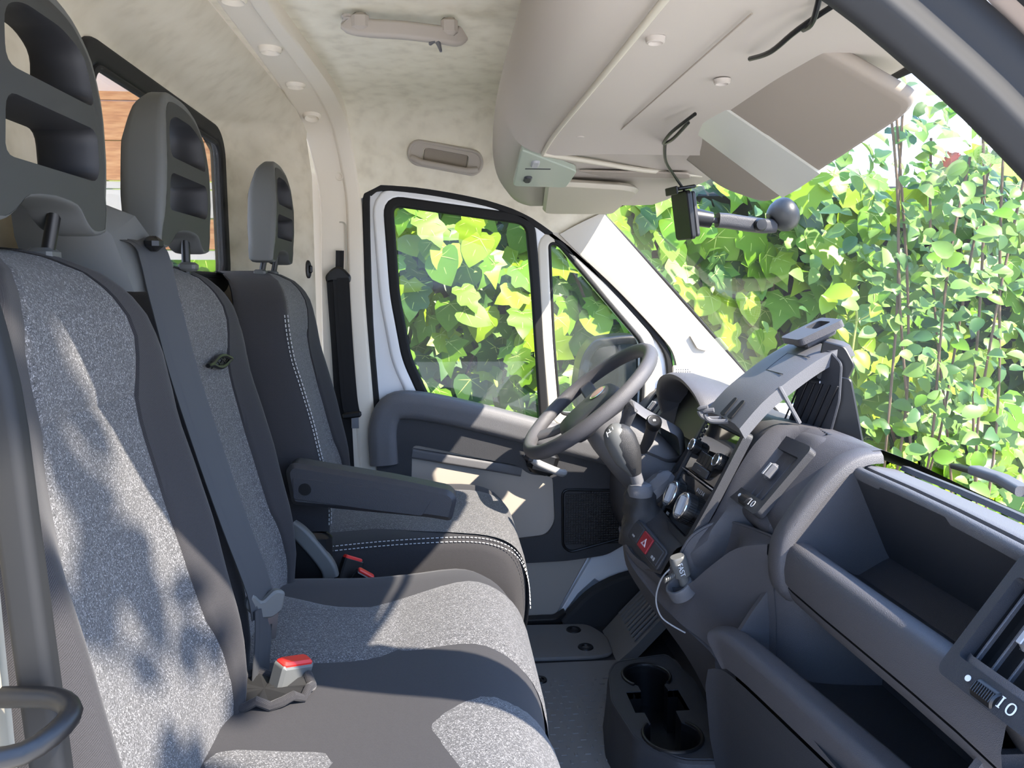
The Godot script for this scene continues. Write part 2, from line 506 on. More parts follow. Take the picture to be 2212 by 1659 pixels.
func build_shell() -> void:
	# floor
	var fl := struct("floor", "black carpeted cab floor under the rubber mats", "floor")
	var g := Geo.new()
	g.box(Vector3(0.22, -0.03, 0.0), Vector3(1.6, 0.06, 1.74), 0.004)
	put("floor_panel", g, M.carpet, fl)
	g = Geo.new()      # toe board that closes the footwell under the dash
	g.slab([V([[0.62, 0.0, -0.84], [0.62, 0.0, 0.86]]), V([[0.80, 0.16, -0.84], [0.80, 0.16, 0.86]]), V([[0.84, 0.62, -0.84], [0.84, 0.62, 0.86]])], Vector3(0.03, 0, 0))
	put("toe_board", g, M.carpet, fl)
	# bulkhead with its window
	var wall := struct("wall_back", "beige felt covered bulkhead behind the seats with a window in it", "bulkhead")
	var win := Geo.dense(Geo.rrect(0.68, 0.335, 0.05, 8), 0.02)
	var rows := []
	var n := win.size()
	for k in 13:
		var w := float(k) / 12.0
		var r := PackedVector3Array()
		for i in n:
			var d := win[i]
			var inner := Vector2(-0.150 - d.x, 1.1725 + d.y)
			var dir := Vector2(-d.x, d.y).normalized()
			var s := minf(0.80 / maxf(absf(dir.x), 1e-4), 0.80 / maxf(absf(dir.y), 1e-4))
			var outer := Vector2(dir.x * s, 0.66 + dir.y * s)
			if absf(outer.x) > 0.70 and outer.y > 1.36: outer = outer.lerp(Vector2(signf(outer.x) * 0.74, 1.40), 0.6)
			var q := inner.lerp(outer, w)
			r.append(Vector3(wall_x(q.y, q.x), q.y, q.x))
		rows.append(r)
	g = Geo.new()
	g.grid(rows, true)
	var back := []
	for r in rows:
		var b := PackedVector3Array()
		for p in r: b.append(p - Vector3(0.02, 0, 0))
		back.append(b)
	g.grid(back, true, true)
	put("felt_panel", g, M.felt_wall, wall, 70)
	var w1 := struct("window_1", "black rubber framed window in the bulkhead between the seats", "window")
	var loop := PackedVector3Array()
	for d in win: loop.append(Vector3(-0.500, 1.1725 + d.y, -0.150 - d.x))
	g = Geo.new()
	g.sweep(loop, Geo.rrect(0.036, 0.022, 0.009), true, Vector3.RIGHT)
	put("window_seal", g, M.rubber, w1)
	g = Geo.new()
	var rim := PackedVector3Array()
	for d in Geo.rrect(0.635, 0.29, 0.035, 8): rim.append(Vector3(-0.494, 1.1725 + d.y, -0.150 - d.x))
	g.sweep(rim, Geo.circle(0.006, 8), true, Vector3.RIGHT)
	put("window_bead", g, M.rubber, w1)
	g = Geo.new()
	var pane := Geo.rrect(0.66, 0.315, 0.04, 8)
	g.prism(pane, -0.002, 0.002, frame_of(Vector3(0, 0, -1), Vector3.UP, Vector3(-0.500, 1.1725, -0.150)), 0.0)
	put("window_pane", g, M.glass, w1)
	# headlining
	var ceil := struct("ceiling", "beige felt headlining of the cab roof", "ceiling")
	rows = []
	var xs := [-0.38, -0.30, -0.22, -0.165, -0.12, -0.067, 0.03, 0.126, 0.20, 0.257, 0.32, 0.36, 0.41, 0.455]
	for x in xs:
		var edge := lookup([[-0.21, 1.245], [-0.195, 1.262], [-0.165, 1.274], [-0.067, 1.270], [0.03, 1.257], [0.126, 1.238], [0.20, 1.216], [0.257, 1.19], [0.32, 1.148], [0.34, 1.150], [0.455, 1.205]], x)
		var top := lookup([[-0.35, 1.475], [0.15, 1.48], [0.28, 1.41], [0.38, 1.30], [0.455, 1.222]], x)
		var half := PackedVector3Array()
		var prof := [[-0.845, 0.0], [-0.842, 0.06], [-0.830, 0.22], [-0.815, 0.42], [-0.795, 0.60], [-0.765, 0.76], [-0.72, 0.88], [-0.66, 0.95], [-0.58, 0.985], [-0.40, 1.0], [-0.2, 1.0], [0.0, 1.0]]
		for q in prof:
			var bow: float = 0.165 * (1.0 - pow(absf(q[0]) / 0.845, 2.0)) * smoothstep(0.1, 0.455, x)
			half.append(Vector3(x + bow, lerpf(edge, maxf(top, edge + 0.012), q[1]) + bow * 0.5 * q[1], q[0]))
		var full := half.duplicate()
		for i in range(half.size() - 2, -1, -1): full.append(Vector3(half[i].x, half[i].y, -half[i].z))
		rows.append(full)
	g = Geo.new()
	g.grid(rows)
	var outer_rows := []
	for r in rows:
		var o := PackedVector3Array()
		for p in r: o.append(p + Vector3(0.0, 0.045, signf(p.z) * 0.006 if absf(p.z) > 0.6 else 0.0))
		outer_rows.append(o)
	put("headlining_felt", g, M.felt, ceil, 75)
	g = Geo.new()
	g.grid(outer_rows, false, true)
	g.grid([rows[-1], outer_rows[-1]]); 
	var l0 := PackedVector3Array(); var l1 := PackedVector3Array(); var l2 := PackedVector3Array(); var l3 := PackedVector3Array()
	for i in rows.size():
		l0.append(rows[i][0]); l1.append(outer_rows[i][0]); l2.append(rows[i][-1]); l3.append(outer_rows[i][-1])
	g.grid([l0, l1]); g.grid([l2, l3])
	g.box(Vector3(-1.2, 1.54, 0), Vector3(1.66, 0.04, 1.8), 0.005)
	put("roof_skin", g, M.paint, ceil, 60)
	g = Geo.new()      # brown grimy felt round the door's top edge is the same cloth: a thin seam tube hides its cut
	# roof rail trim with the two B pillars
	var tr := struct("trim_1", "grey-beige plastic roof rail and belt pillar trim with round plugs", "pillar trim")
	var lft := V([[-0.335, 0.1, -0.825], [-0.335, 0.70, -0.825], [-0.333, 0.963, -0.82], [-0.330, 1.10, -0.82], [-0.328, 1.227, -0.82], [-0.338, 1.31, -0.815], [-0.352, 1.38, -0.795], [-0.362, 1.425, -0.755], [-0.368, 1.452, -0.67], [-0.368, 1.466, -0.5], [-0.364, 1.470, -0.25], [-0.361, 1.472, 0.0]])
	var rgt := V([[-0.165, 0.1, -0.845], [-0.200, 0.70, -0.85], [-0.215, 0.963, -0.85], [-0.217, 1.10, -0.85], [-0.219, 1.227, -0.85], [-0.226, 1.31, -0.838], [-0.233, 1.38, -0.812], [-0.238, 1.425, -0.77], [-0.242, 1.450, -0.68], [-0.246, 1.464, -0.5], [-0.257, 1.468, -0.25], [-0.270, 1.470, 0.0]])
	lft = Geo.smooth(lft, 3); rgt = Geo.smooth(rgt, 3)
	var nrm := PackedVector3Array()
	for i in lft.size():
		var c := (lft[i] + rgt[i]) / 2.0
		nrm.append((Vector3(c.x, 0.95, 0.0) - c).normalized() if c.y > 1.33 else Vector3(0, 0, 1))
	for side in 2:
		rows = []
		for i in lft.size():
			if side == 1 and lft[i].y < 1.40: continue
			var r := PackedVector3Array()
			for q in [[-0.9, -0.02], [-0.02, -0.012], [0.0, 0.0], [0.03, 0.010], [0.08, 0.012], [0.62, 0.012], [0.66, 0.018], [0.70, 0.020], [0.93, 0.020], [0.985, 0.016], [1.0, 0.004], [1.03, -0.02]]:
				var p: Vector3 = lft[i].lerp(rgt[i], q[0]) + nrm[i] * q[1]
				r.append(Vector3(p.x, p.y, p.z * (1 - 2 * side)))
			rows.append(r)
		g = Geo.new(); g.grid(rows, false, side == 1)
		put("rail_trim", g, M.rail, tr, 50)
	for z in [0.30, 0.035, -0.23, -0.49, -0.705]:      # the plugs along the rail
		var y := 1.455 if z > -0.6 else 1.432
		var dn := Vector3(0, -1, 0) if z > -0.6 else Vector3(0.02, -0.95, 0.3).normalized()
		g = Geo.new()
		g.lathe(P([[0.0, -0.002], [0.011, -0.001], [0.014, 0.003], [0.018, 0.006], [0.021, 0.003], [0.023, -0.004]]), Transform3D(Basis(Quaternion(Vector3.UP, dn)), Vector3(-0.325, y, z)), 20)
		put("plug", g, M.rail, tr)
	g = Geo.new()
	g.lathe(P([[0.0, 0.001], [0.006, 0.001], [0.008, 0.003], [0.011, 0.003], [0.012, -0.002]]), Transform3D(Basis(Vector3.RIGHT, PI / 2), Vector3(-0.275, 1.30, -0.818)), 16)
	put("plug", g, M.rail, tr)
	g = Geo.new()      # belt height slot
	g.plate(Geo.rrect(0.030, 0.15, 0.012), [Geo.rrect(0.022, 0.142, 0.009)], 0.0, 0.004, Transform3D(Basis(), Vector3(-0.275, 1.105, -0.826)))
	put("belt_slot_frame", g, M.beige_light, tr)
	# windscreen
	var ws := struct("window_2", "large sloping windscreen looking out on the ivy hedge", "windscreen")
	rows = []
	for i in 9:
		var t := i / 8.0
		var r := PackedVector3Array()
		for j in 17:
			var z := lerpf(-0.83, 0.83, j / 16.0)
			r.append(Vector3(lerpf(0.456, 1.030, t) + lerpf(0.17, 0.10, t) * (1.0 - pow(absf(z) / 0.83, 2.2)), lerpf(1.209 + 0.085 * (1.0 - pow(absf(z) / 0.83, 2.0)), 0.592, t) + 0.012 * sin(PI * t), z))
		rows.append(r)
	g = Geo.new(); g.grid(rows)
	put("windscreen_pane", g, M.windscreen_glass, ws, 80)
	g = Geo.new()
	var edge := PackedVector3Array()
	for i in 9: edge.append(rows[8 - i][0])
	for j in range(1, 17): edge.append(rows[0][j])
	for i in range(1, 9): edge.append(rows[i][16])
	g.sweep(edge, Geo.rrect(0.012, 0.010, 0.004), false, Vector3(0.7, 0.7, 0))
	put("windscreen_seal", g, M.rubber, ws)
	# A pillar trims
	for side in [-1, 1]:
		var ap := struct("trim_2" if side < 0 else "trim_3", "pale plastic trim of the windscreen pillar beyond the steering wheel, in full sun" if side < 0 else "pale plastic trim of the windscreen pillar beside the open passenger door", "pillar trim")
		var d := V([[0.335, 1.150, -0.835], [0.40, 1.088, -0.835], [0.51, 0.988, -0.835], [0.635, 0.860, -0.835], [0.678, 0.80, -0.835], [0.69, 0.72, -0.835], [0.69, 0.60, -0.835]])
		var m := V([[0.385, 1.180, -0.822], [0.465, 1.10, -0.818], [0.565, 0.995, -0.818], [0.69, 0.87, -0.818], [0.76, 0.79, -0.815], [0.80, 0.70, -0.81], [0.80, 0.58, -0.81]])
		var w := V([[0.456, 1.210, -0.822], [0.542, 1.118, -0.820], [0.643, 1.010, -0.820], [0.766, 0.878, -0.820], [0.872, 0.765, -0.818], [0.955, 0.67, -0.815], [1.0, 0.58, -0.815]])
		d = Geo.smooth(d, 4); m = Geo.smooth(m, 4); w = Geo.smooth(w, 4)
		rows = []
		for i in d.size():
			var r := PackedVector3Array()
			for q in 9:
				var t := q / 8.0
				r.append(d[i].lerp(m[i], t).lerp(m[i].lerp(w[i], t), t))
			rows.append(r)
		if side > 0:
			var flipped := []
			for r in rows:
				var moved := mir(r)
				for k in moved.size(): moved[k] += Vector3(0.055, 0.035, 0.0)
				flipped.append(moved)
			rows = flipped
		g = Geo.new(); g.slab(rows, Vector3(0, 0, side * 0.02))
		put("pillar_panel", g, M.pillar, ap, 60)
		if side < 0:
			g = Geo.new()
			g.prism(Geo.rounded(P([[0.668, 0.775], [0.70, 0.772], [0.735, 0.752], [0.762, 0.705], [0.672, 0.705]]), 0.008), -0.822, -0.812, Transform3D(), 0.001)
			put("tweeter_cover", g, M.pillar, ap)
			g = Geo.new()
			for i in 13:
				for j in 9:
					var c := Vector2(0.678 + i * 0.0068, 0.708 + j * 0.0068)
					if c.x - 0.678 > 0.078 - (c.y - 0.708) * 0.75: continue
					g.box(Vector3(c.x, c.y, -0.8115), Vector3(0.0024, 0.0024, 0.001), 0.0004)
			var dots := put("perforation", g, M.dash_dark, ap)
			dots.set_meta("kind", "stuff")
			g = Geo.new()
			g.prism(Geo.rounded(P([[0.715, 0.862], [0.742, 0.848], [0.770, 0.815], [0.740, 0.822]]), 0.007), -0.822, -0.814, Transform3D(), 0.001)
			put("clip_cover", g, M.pillar, ap)
	# the open passenger doorway: seals and body flange, near the camera
	var dw := struct("trim_4", "black rubber seal and painted flange of the open passenger doorway", "door seal")
	var line := PackedVector3Array()
	for p in DOOR_EDGE:
		if p[0] > 0.0: line.append(Vector3(p[0], p[1], 0.845))
	line.insert(0, Vector3(-0.08, 1.262, 0.845)); line.insert(0, Vector3(-0.25, 1.268, 0.845))
	line = Geo.smooth(line, 3)
	var offs := func(k: float, z: float) -> PackedVector3Array:
		var o := PackedVector3Array()
		for i in line.size():
			var d: Vector3 = (line[mini(i + 1, line.size() - 1)] - line[maxi(i - 1, 0)]).normalized()
			o.append(line[i] + Vector3(-d.y, d.x, 0) * k + Vector3(0, 0, z))
		return o
	g = Geo.new()
	g.sweep(offs.call(0.031, 0.0), Geo.rounded(P([[-0.030, -0.014], [0.028, -0.016], [0.032, 0.0], [0.018, 0.014], [0.004, 0.006], [-0.012, 0.012], [-0.028, 0.008]]), 0.006), false, Vector3(0, 0, 1))
	put("door_seal", g, M.rubber, dw, 50)
	g = Geo.new()
	g.ribbon(offs.call(0.060, -0.010), offs.call(0.061, 0.020), Vector3(0.001, 0.003, 0), 3)
	put("body_flange", g, M.flange, dw)
	g = Geo.new()
	g.ribbon(offs.call(0.060, 0.021), offs.call(0.140, 0.040), Vector3(0, 0, 0.004), 2)
	put("outer_seal", g, M.rubber, dw)
	# passenger B pillar, cut by the left edge of the view
	var bp := struct("trim_5", "grey belt pillar of the open passenger doorway with the door striker", "pillar trim")
	g = Geo.new()
	g.loft([V([[-0.40, 0.0, 0.83], [-0.29, 0.0, 0.83], [-0.275, 0.0, 0.86], [-0.275, 0.0, 0.95], [-0.40, 0.0, 0.95]]), V([[-0.40, 0.85, 0.83], [-0.298, 0.85, 0.83], [-0.285, 0.85, 0.86], [-0.285, 0.85, 0.95], [-0.40, 0.85, 0.95]]), V([[-0.40, 1.05, 0.82], [-0.284, 1.05, 0.82], [-0.280, 1.05, 0.84], [-0.28, 1.05, 0.93], [-0.40, 1.05, 0.93]]), V([[-0.40, 1.40, 0.79], [-0.277, 1.40, 0.79], [-0.272, 1.40, 0.81], [-0.27, 1.40, 0.90], [-0.40, 1.40, 0.90]])])
	put("pillar_body", g, M.beige_light, bp, 50)
	g = Geo.new()
	g.sweep(Geo.smooth(V([[-0.285, 1.02, 0.86], [-0.268, 0.94, 0.865], [-0.262, 0.86, 0.868], [-0.256, 0.76, 0.87], [-0.250, 0.66, 0.872], [-0.242, 0.5, 0.875], [-0.24, 0.2, 0.875]]), 3), Geo.rrect(0.022, 0.018, 0.006), false, Vector3(0, 0, 1))
	put("pillar_seal", g, M.rubber, bp)
	g = Geo.new()
	g.tube(Geo.smooth(V([[-0.27, 0.752, 0.885], [-0.236, 0.752, 0.89], [-0.222, 0.748, 0.905], [-0.236, 0.742, 0.93], [-0.27, 0.742, 0.935]]), 4), 0.0065, 10)
	put("striker", g, M.black, bp)
	g = Geo.new()
	g.lathe(P([[0.0, 0.008], [0.006, 0.0075], [0.010, 0.005], [0.012, 0.0], [0.012, -0.008]]), Transform3D(Basis(Vector3.RIGHT, PI / 2), Vector3(-0.286, 1.066, 0.850)), 20)
	put("anchor_cap", g, M.white, bp)
	# body below and ahead of the driver's door, seen in the footwell
	var sl := struct("trim_6", "white painted door post and black step in the far footwell", "sill")
	g = Geo.new()
	g.prism(P([[0.43, 0.175], [0.52, 0.34], [0.62, 0.34], [0.62, 0.0], [0.45, 0.125], [0.40, 0.08], [0.30, -0.06], [0.27, -0.06], [0.33, 0.0]]), -0.86, -0.835, Transform3D(), 0.003)
	put("post_panel", g, M.paint, sl)
	g = Geo.new()
	g.prism(Geo.rounded(P([[0.20, 0.02], [0.325, 0.02], [0.355, 0.04], [0.36, 0.03], [0.30, -0.06], [0.20, -0.06]]), 0.008), -0.835, -0.80, Transform3D(), 0.003)
	put("step_cover", g, M.black, sl)
	g = Geo.new()
	g.prism(Geo.smooth2(P([[0.35, 0.0], [0.385, 0.06], [0.44, 0.11], [0.52, 0.147], [0.62, 0.165], [0.75, 0.165], [0.75, 0.0], [0.55, -0.01]]), 3, true), -0.83, -0.78, Transform3D(), 0.008)
	put("arch_liner", g, M.carpet, sl)
	g = Geo.new()
	g.box(Vector3(-0.25, 0.3, -0.88), Vector3(0.2, 0.9, 0.03), 0.003)
	g.box(Vector3(-1.2, 0.30, -0.90), Vector3(1.7, 0.84, 0.03), 0.003)
	g.box(Vector3(0.85, 0.28, -0.86), Vector3(0.45, 0.74, 0.03), 0.003)
	g.box(Vector3(0.85, 0.25, 0.87), Vector3(0.45, 0.74, 0.03), 0.003)
	g.box(Vector3(-0.22, 1.32, -0.885), Vector3(0.16, 0.22, 0.02), 0.003)
	g.box(Vector3(0.50, 0.16, -0.885), Vector3(0.7, 0.46, 0.02), 0.003)
	put("outer_body", g, M.paint, sl)
	g = Geo.new()
	g.box(Vector3(1.06, 0.22, 0.0), Vector3(0.03, 0.66, 1.7), 0.003)
	put("scuttle", g, M.rubber, sl)
	# load space seen through the bulkhead window: a boarded side with a low opening
	var cg := struct("wall_left", "load space side lined with brown wooden boards, seen through the bulkhead window", "boarded wall")
	var rng := RandomNumberGenerator.new(); rng.seed = 3
	var y := 1.075
	for b in [[0.028, "white_paint"], [0.085, "wood"], [0.078, "white_paint"], [0.022, "white_paint"], [0.105, "wood"], [0.105, "wood"], [0.10, "wood"]]:
		g = Geo.new()
		var hgt: float = b[0]
		g.box(Vector3(-1.25, y + hgt / 2, -0.872 + rng.randf_range(-0.003, 0.003)), Vector3(1.5, hgt - 0.003, 0.02), 0.002)
		put("board", g, M[b[1]], cg)
		y += hgt
	lettering("E", 0.05, frame_of(Vector3(0, -1, 0), Vector3(1, 0, 0), Vector3(-0.775, 1.465, -0.858)), M.bark, cg)
	lettering("2", 0.05, frame_of(Vector3(0, -1, 0), Vector3(1, 0, 0), Vector3(-0.745, 1.43, -0.858)), M.bark, cg)
	g = Geo.new()
	g.box(Vector3(-0.555, 0.98, -0.875), Vector3(0.05, 0.22, 0.03), 0.004)
	g.box(Vector3(-0.60, 0.98, -0.875), Vector3(0.02, 0.22, 0.02), 0.003)
	put("opening_post", g, M.white_paint, cg)
	g = Geo.new()
	g.box(Vector3(-1.2, 0.75, 0.88), Vector3(1.7, 1.6, 0.03), 0.004)
	put("side_panel", g, M.white_paint, cg)

# ---------------------------------------------------------------- the driver's door
func build_door() -> void:
	var dr := struct("door_1", "white driver's door with black window rubbers and a dark grey lining", "car door")
	var outline := Geo.smooth2(P(DOOR_EDGE), 3)
	outline.append_array(P([[0.60, 0.34], [0.52, 0.30], [0.435, 0.178], [0.335, 0.0], [-0.16, 0.0]]))
	var win := Geo.rounded(P([[-0.142, 1.235], [0.246, 1.185], [0.262, 1.02], [0.292, 0.59], [0.126, 0.622], [-0.043, 0.672], [-0.098, 0.80], [-0.128, 0.98]]), 0.035, 6)
	var quarter := Geo.rounded(P([[0.308, 1.125], [0.335, 1.123], [0.455, 0.985], [0.585, 0.838], [0.588, 0.70], [0.585, 0.62], [0.342, 0.63], [0.322, 0.85]]), 0.022, 5)
	var g := Geo.new()
	g.plate(outline, [win, quarter], -0.90, -0.855)
	put("door_skin", g, M.paint, dr)
	g = Geo.new()
	g.sweep(Geo.at_z(Geo.smooth2(P(DOOR_EDGE), 3), -0.850), Geo.rrect(0.020, 0.014, 0.005), false, Vector3(0, 0, 1))
	put("door_seal", g, M.rubber, dr, 50)
	# raised painted frame: an outer rounded roll round the window, another round the quarter light
	g = Geo.new()
	var roll := func(loop: PackedVector2Array, k: float) -> PackedVector3Array:
		var o := PackedVector3Array()
		var n := loop.size()
		var c := Vector2.ZERO
		for p in loop: c += p
		c /= n
		for i in n:
			var d := (loop[(i + 1) % n] - loop[(i + n - 1) % n]).normalized()
			var out := Vector2(d.y, -d.x)
			if out.dot(loop[i] - c) < 0: out = -out
			o.append(Vector3(loop[i].x + out.x * k, loop[i].y + out.y * k, -0.856))
		return o
	g.sweep(roll.call(win, 0.032), Geo.rrect(0.036, 0.022, 0.010), true, Vector3(0, 0, 1))
	put("window_surround", g, M.paint, dr, 60)
	g = Geo.new()
	g.sweep(roll.call(quarter, 0.020), Geo.rrect(0.036, 0.026, 0.010), true, Vector3(0, 0, 1))
	put("quarter_light_surround", g, M.pillar, dr, 60)
	g = Geo.new()
	g.sweep(roll.call(win, 0.006), Geo.rrect(0.030, 0.026, 0.008), true, Vector3(0, 0, 1))
	put("window_rubber", g, M.rubber, dr, 60)
	g = Geo.new()
	g.sweep(roll.call(quarter, 0.001), Geo.rrect(0.010, 0.022, 0.004), true, Vector3(0, 0, 1))
	put("quarter_light_rubber", g, M.rubber, dr, 60)
	g = Geo.new(); g.prism(win, -0.884, -0.880, Transform3D(), 0.0)
	put("window_pane", g, M.glass, dr)
	g = Geo.new(); g.prism(quarter, -0.884, -0.880, Transform3D(), 0.0)
	put("quarter_light_pane", g, M.glass, dr)
	# lining
	var card := Geo.rounded(P([[-0.195, 0.60], [-0.188, 0.672], [-0.145, 0.692], [0.003, 0.676], [0.15, 0.642], [0.281, 0.605], [0.40, 0.57], [0.57, 0.52], [0.575, 0.33], [0.545, 0.245], [0.48, 0.208], [0.36, 0.194], [0.20, 0.19], [-0.18, 0.19]]), 0.022, 4)
	var pocket := Geo.rounded(P([[-0.09, 0.555], [0.10, 0.512], [0.215, 0.487], [0.245, 0.46], [0.318, 0.452], [0.325, 0.31], [0.30, 0.272], [0.20, 0.262], [-0.10, 0.262]]), 0.02, 4)
	g = Geo.new()
	g.plate(card, [pocket], -0.86, -0.812)
	put("lining_panel", g, M.dash_dark, dr)
	g = Geo.new()      # thick padded top with a shelf edge
	var top := Geo.smooth(V([[-0.17, 0.50, -0.80], [-0.172, 0.60, -0.80], [-0.150, 0.655, -0.80], [-0.10, 0.668, -0.80], [0.003, 0.652, -0.80], [0.15, 0.615, -0.80], [0.281, 0.578, -0.80], [0.42, 0.54, -0.80], [0.56, 0.50, -0.80]]), 4)
	g.sweep(top, Geo.rounded(P([[-0.040, -0.05], [-0.040, 0.004], [-0.02, 0.016], [0.025, 0.012], [0.04, 0.0], [0.04, -0.05]]), 0.014), false, Vector3(0, 0, 1))
	put("padded_top", g, M.dash_grey, dr, 50)
	g = Geo.new(); g.prism(pocket, -0.845, -0.828, Transform3D(), 0.0)
	put("pocket_back", g, M.beige, dr)
	g = Geo.new()      # grey rail under the pocket's upper edge
	g.sweep(V([[-0.09, 0.527, -0.826], [0.02, 0.506, -0.824], [0.14, 0.484, -0.822], [0.225, 0.467, -0.82]]), Geo.rrect(0.03, 0.020, 0.008), false, Vector3(0, 0, 1))
	put("pocket_rail", g, M.dash_grey, dr)
	g = Geo.new()
	g.box(Vector3(0.285, 0.500, -0.800), Vector3(0.085, 0.075, 0.05), 0.014, Basis(Vector3.BACK, -0.28))
	put("handle_housing", g, M.black, dr)
	g = Geo.new()
	g.tube(Geo.smooth(V([[0.235, 0.528, -0.785], [0.262, 0.505, -0.772], [0.30, 0.487, -0.768], [0.335, 0.472, -0.772], [0.345, 0.468, -0.79]]), 4), 0.011, 10)
	put("door_handle", g, M.silver, dr)
	g = Geo.new()
	g.box(Vector3(0.25, 0.528, -0.777), Vector3(0.035, 0.06, 0.03), 0.012, Basis(Vector3.BACK, -0.35))
	put("pull_cap", g, M.dash_dark, dr)
	# loudspeaker grille: a moulded frame with a mesh of small bars
	var sp := Geo.rounded(P([[0.345, 0.412], [0.53, 0.405], [0.545, 0.36], [0.53, 0.262], [0.37, 0.222], [0.348, 0.24]]), 0.02, 4)
	g = Geo.new(); g.sweep(Geo.at_z(sp, -0.809), Geo.circle(0.004, 8), true, Vector3(0, 0, 1))
	put("speaker_frame", g, M.black, dr)
	g = Geo.new()
	for i in 25:
		var x := 0.356 + i * 0.0075
		g.box(Vector3(x, 0.322, -0.810), Vector3(0.0022, 0.165 - absf(x - 0.43) * 0.3, 0.004), 0.0005)
	for j in 22:
		var y := 0.246 + j * 0.0072
		g.box(Vector3(0.445, y, -0.810), Vector3(0.18, 0.0022, 0.004), 0.0005)
	put("speaker_grille", g, M.black, dr)
	g = Geo.new()      # bare lower skin of the door is covered by a beige kick panel
	g.prism(Geo.rounded(P([[-0.16, 0.195], [0.43, 0.195], [0.33, 0.008], [-0.16, 0.008]]), 0.01), -0.856, -0.838, Transform3D(), 0.004)
	put("kick_panel", g, M.beige, dr)
	# door mirror outside
	var mi := thing("door_mirror", "black door mirror seen through the quarter light behind the steering wheel", "mirror", Vector3(0.50, 0.62, -0.98))
	g = Geo.new()
	var sh := Geo.smooth2(P([[0.43, 0.64], [0.438, 0.76], [0.465, 0.815], [0.50, 0.832], [0.60, 0.838], [0.63, 0.80], [0.63, 0.66], [0.56, 0.62], [0.47, 0.615]]), 4, true)
	g.sweep(Geo.at_z(sh, -1.03), Geo.rrect(0.03, 0.12, 0.012), true, Vector3(0, 0, 1))
	g.prism(sh, -1.09, -1.07, Transform3D(), 0.004)
	put("mirror_housing", g, M.black, mi, 60)
	g = Geo.new(); g.prism(sh, -1.02, -1.016, Transform3D(), 0.0)
	put("mirror_glass", g, M.gloss, mi)
	g = Geo.new(); g.box(Vector3(0.53, 0.64, -0.95), Vector3(0.08, 0.06, 0.16), 0.015)
	put("mirror_arm", g, M.black, mi)

# ---------------------------------------------------------------- seats
const BACK_FRONT := [[0.28, -0.285], [0.42, -0.288], [0.52, -0.290], [0.60, -0.300], [0.68, -0.315], [0.76, -0.330], [0.85, -0.342], [0.92, -0.343], [0.965, -0.346], [0.995, -0.358], [1.015, -0.374], [1.03, -0.398], [1.036, -0.42]]
const PANEL_HALF := [[0.28, 0.74], [0.50, 0.74], [0.58, 0.69], [0.61, 0.63], [0.70, 0.60], [0.80, 0.545], [0.86, 0.50], [0.885, 0.48], [0.91, 0.53], [0.95, 0.60], [1.04, 0.60]]

func back_width(y: float, w0: float) -> float:
	var w := w0 * lerpf(0.93, 1.0, smoothstep(0.30, 0.60, y))
	if y > 0.88: w *= pow(maxf(0.0, 1.0 - pow((y - 0.88) / 0.158, 2.1)), 1.0 / 2.1)
	return maxf(w, w0 * 0.18)

func back_point(y: float, s: float, zc: float, w0: float) -> Vector3:
	var dx := 0.026 if zc < 0.0 else (0.022 if zc > 0.4 else 0.0)      # not all slid back alike
	var sc := lookup(PANEL_HALF, y)
	var a := absf(s)
	var b := lerpf(0.032, 0.003, smoothstep(0.70, 0.98, y)) * lerpf(0.5, 1.0, smoothstep(0.40, 0.60, y))
	var x := dx + lookup(BACK_FRONT, y) + b * smoothstep(sc - 0.12, 0.84, a) - 0.012 * (1.0 - a * a) * smoothstep(0.5, 0.7, y)
	x -= 0.075 * pow(maxf(0.0, (a - 0.76) / 0.24), 2.4)
	return Vector3(x, y, zc - s * back_width(y, w0))

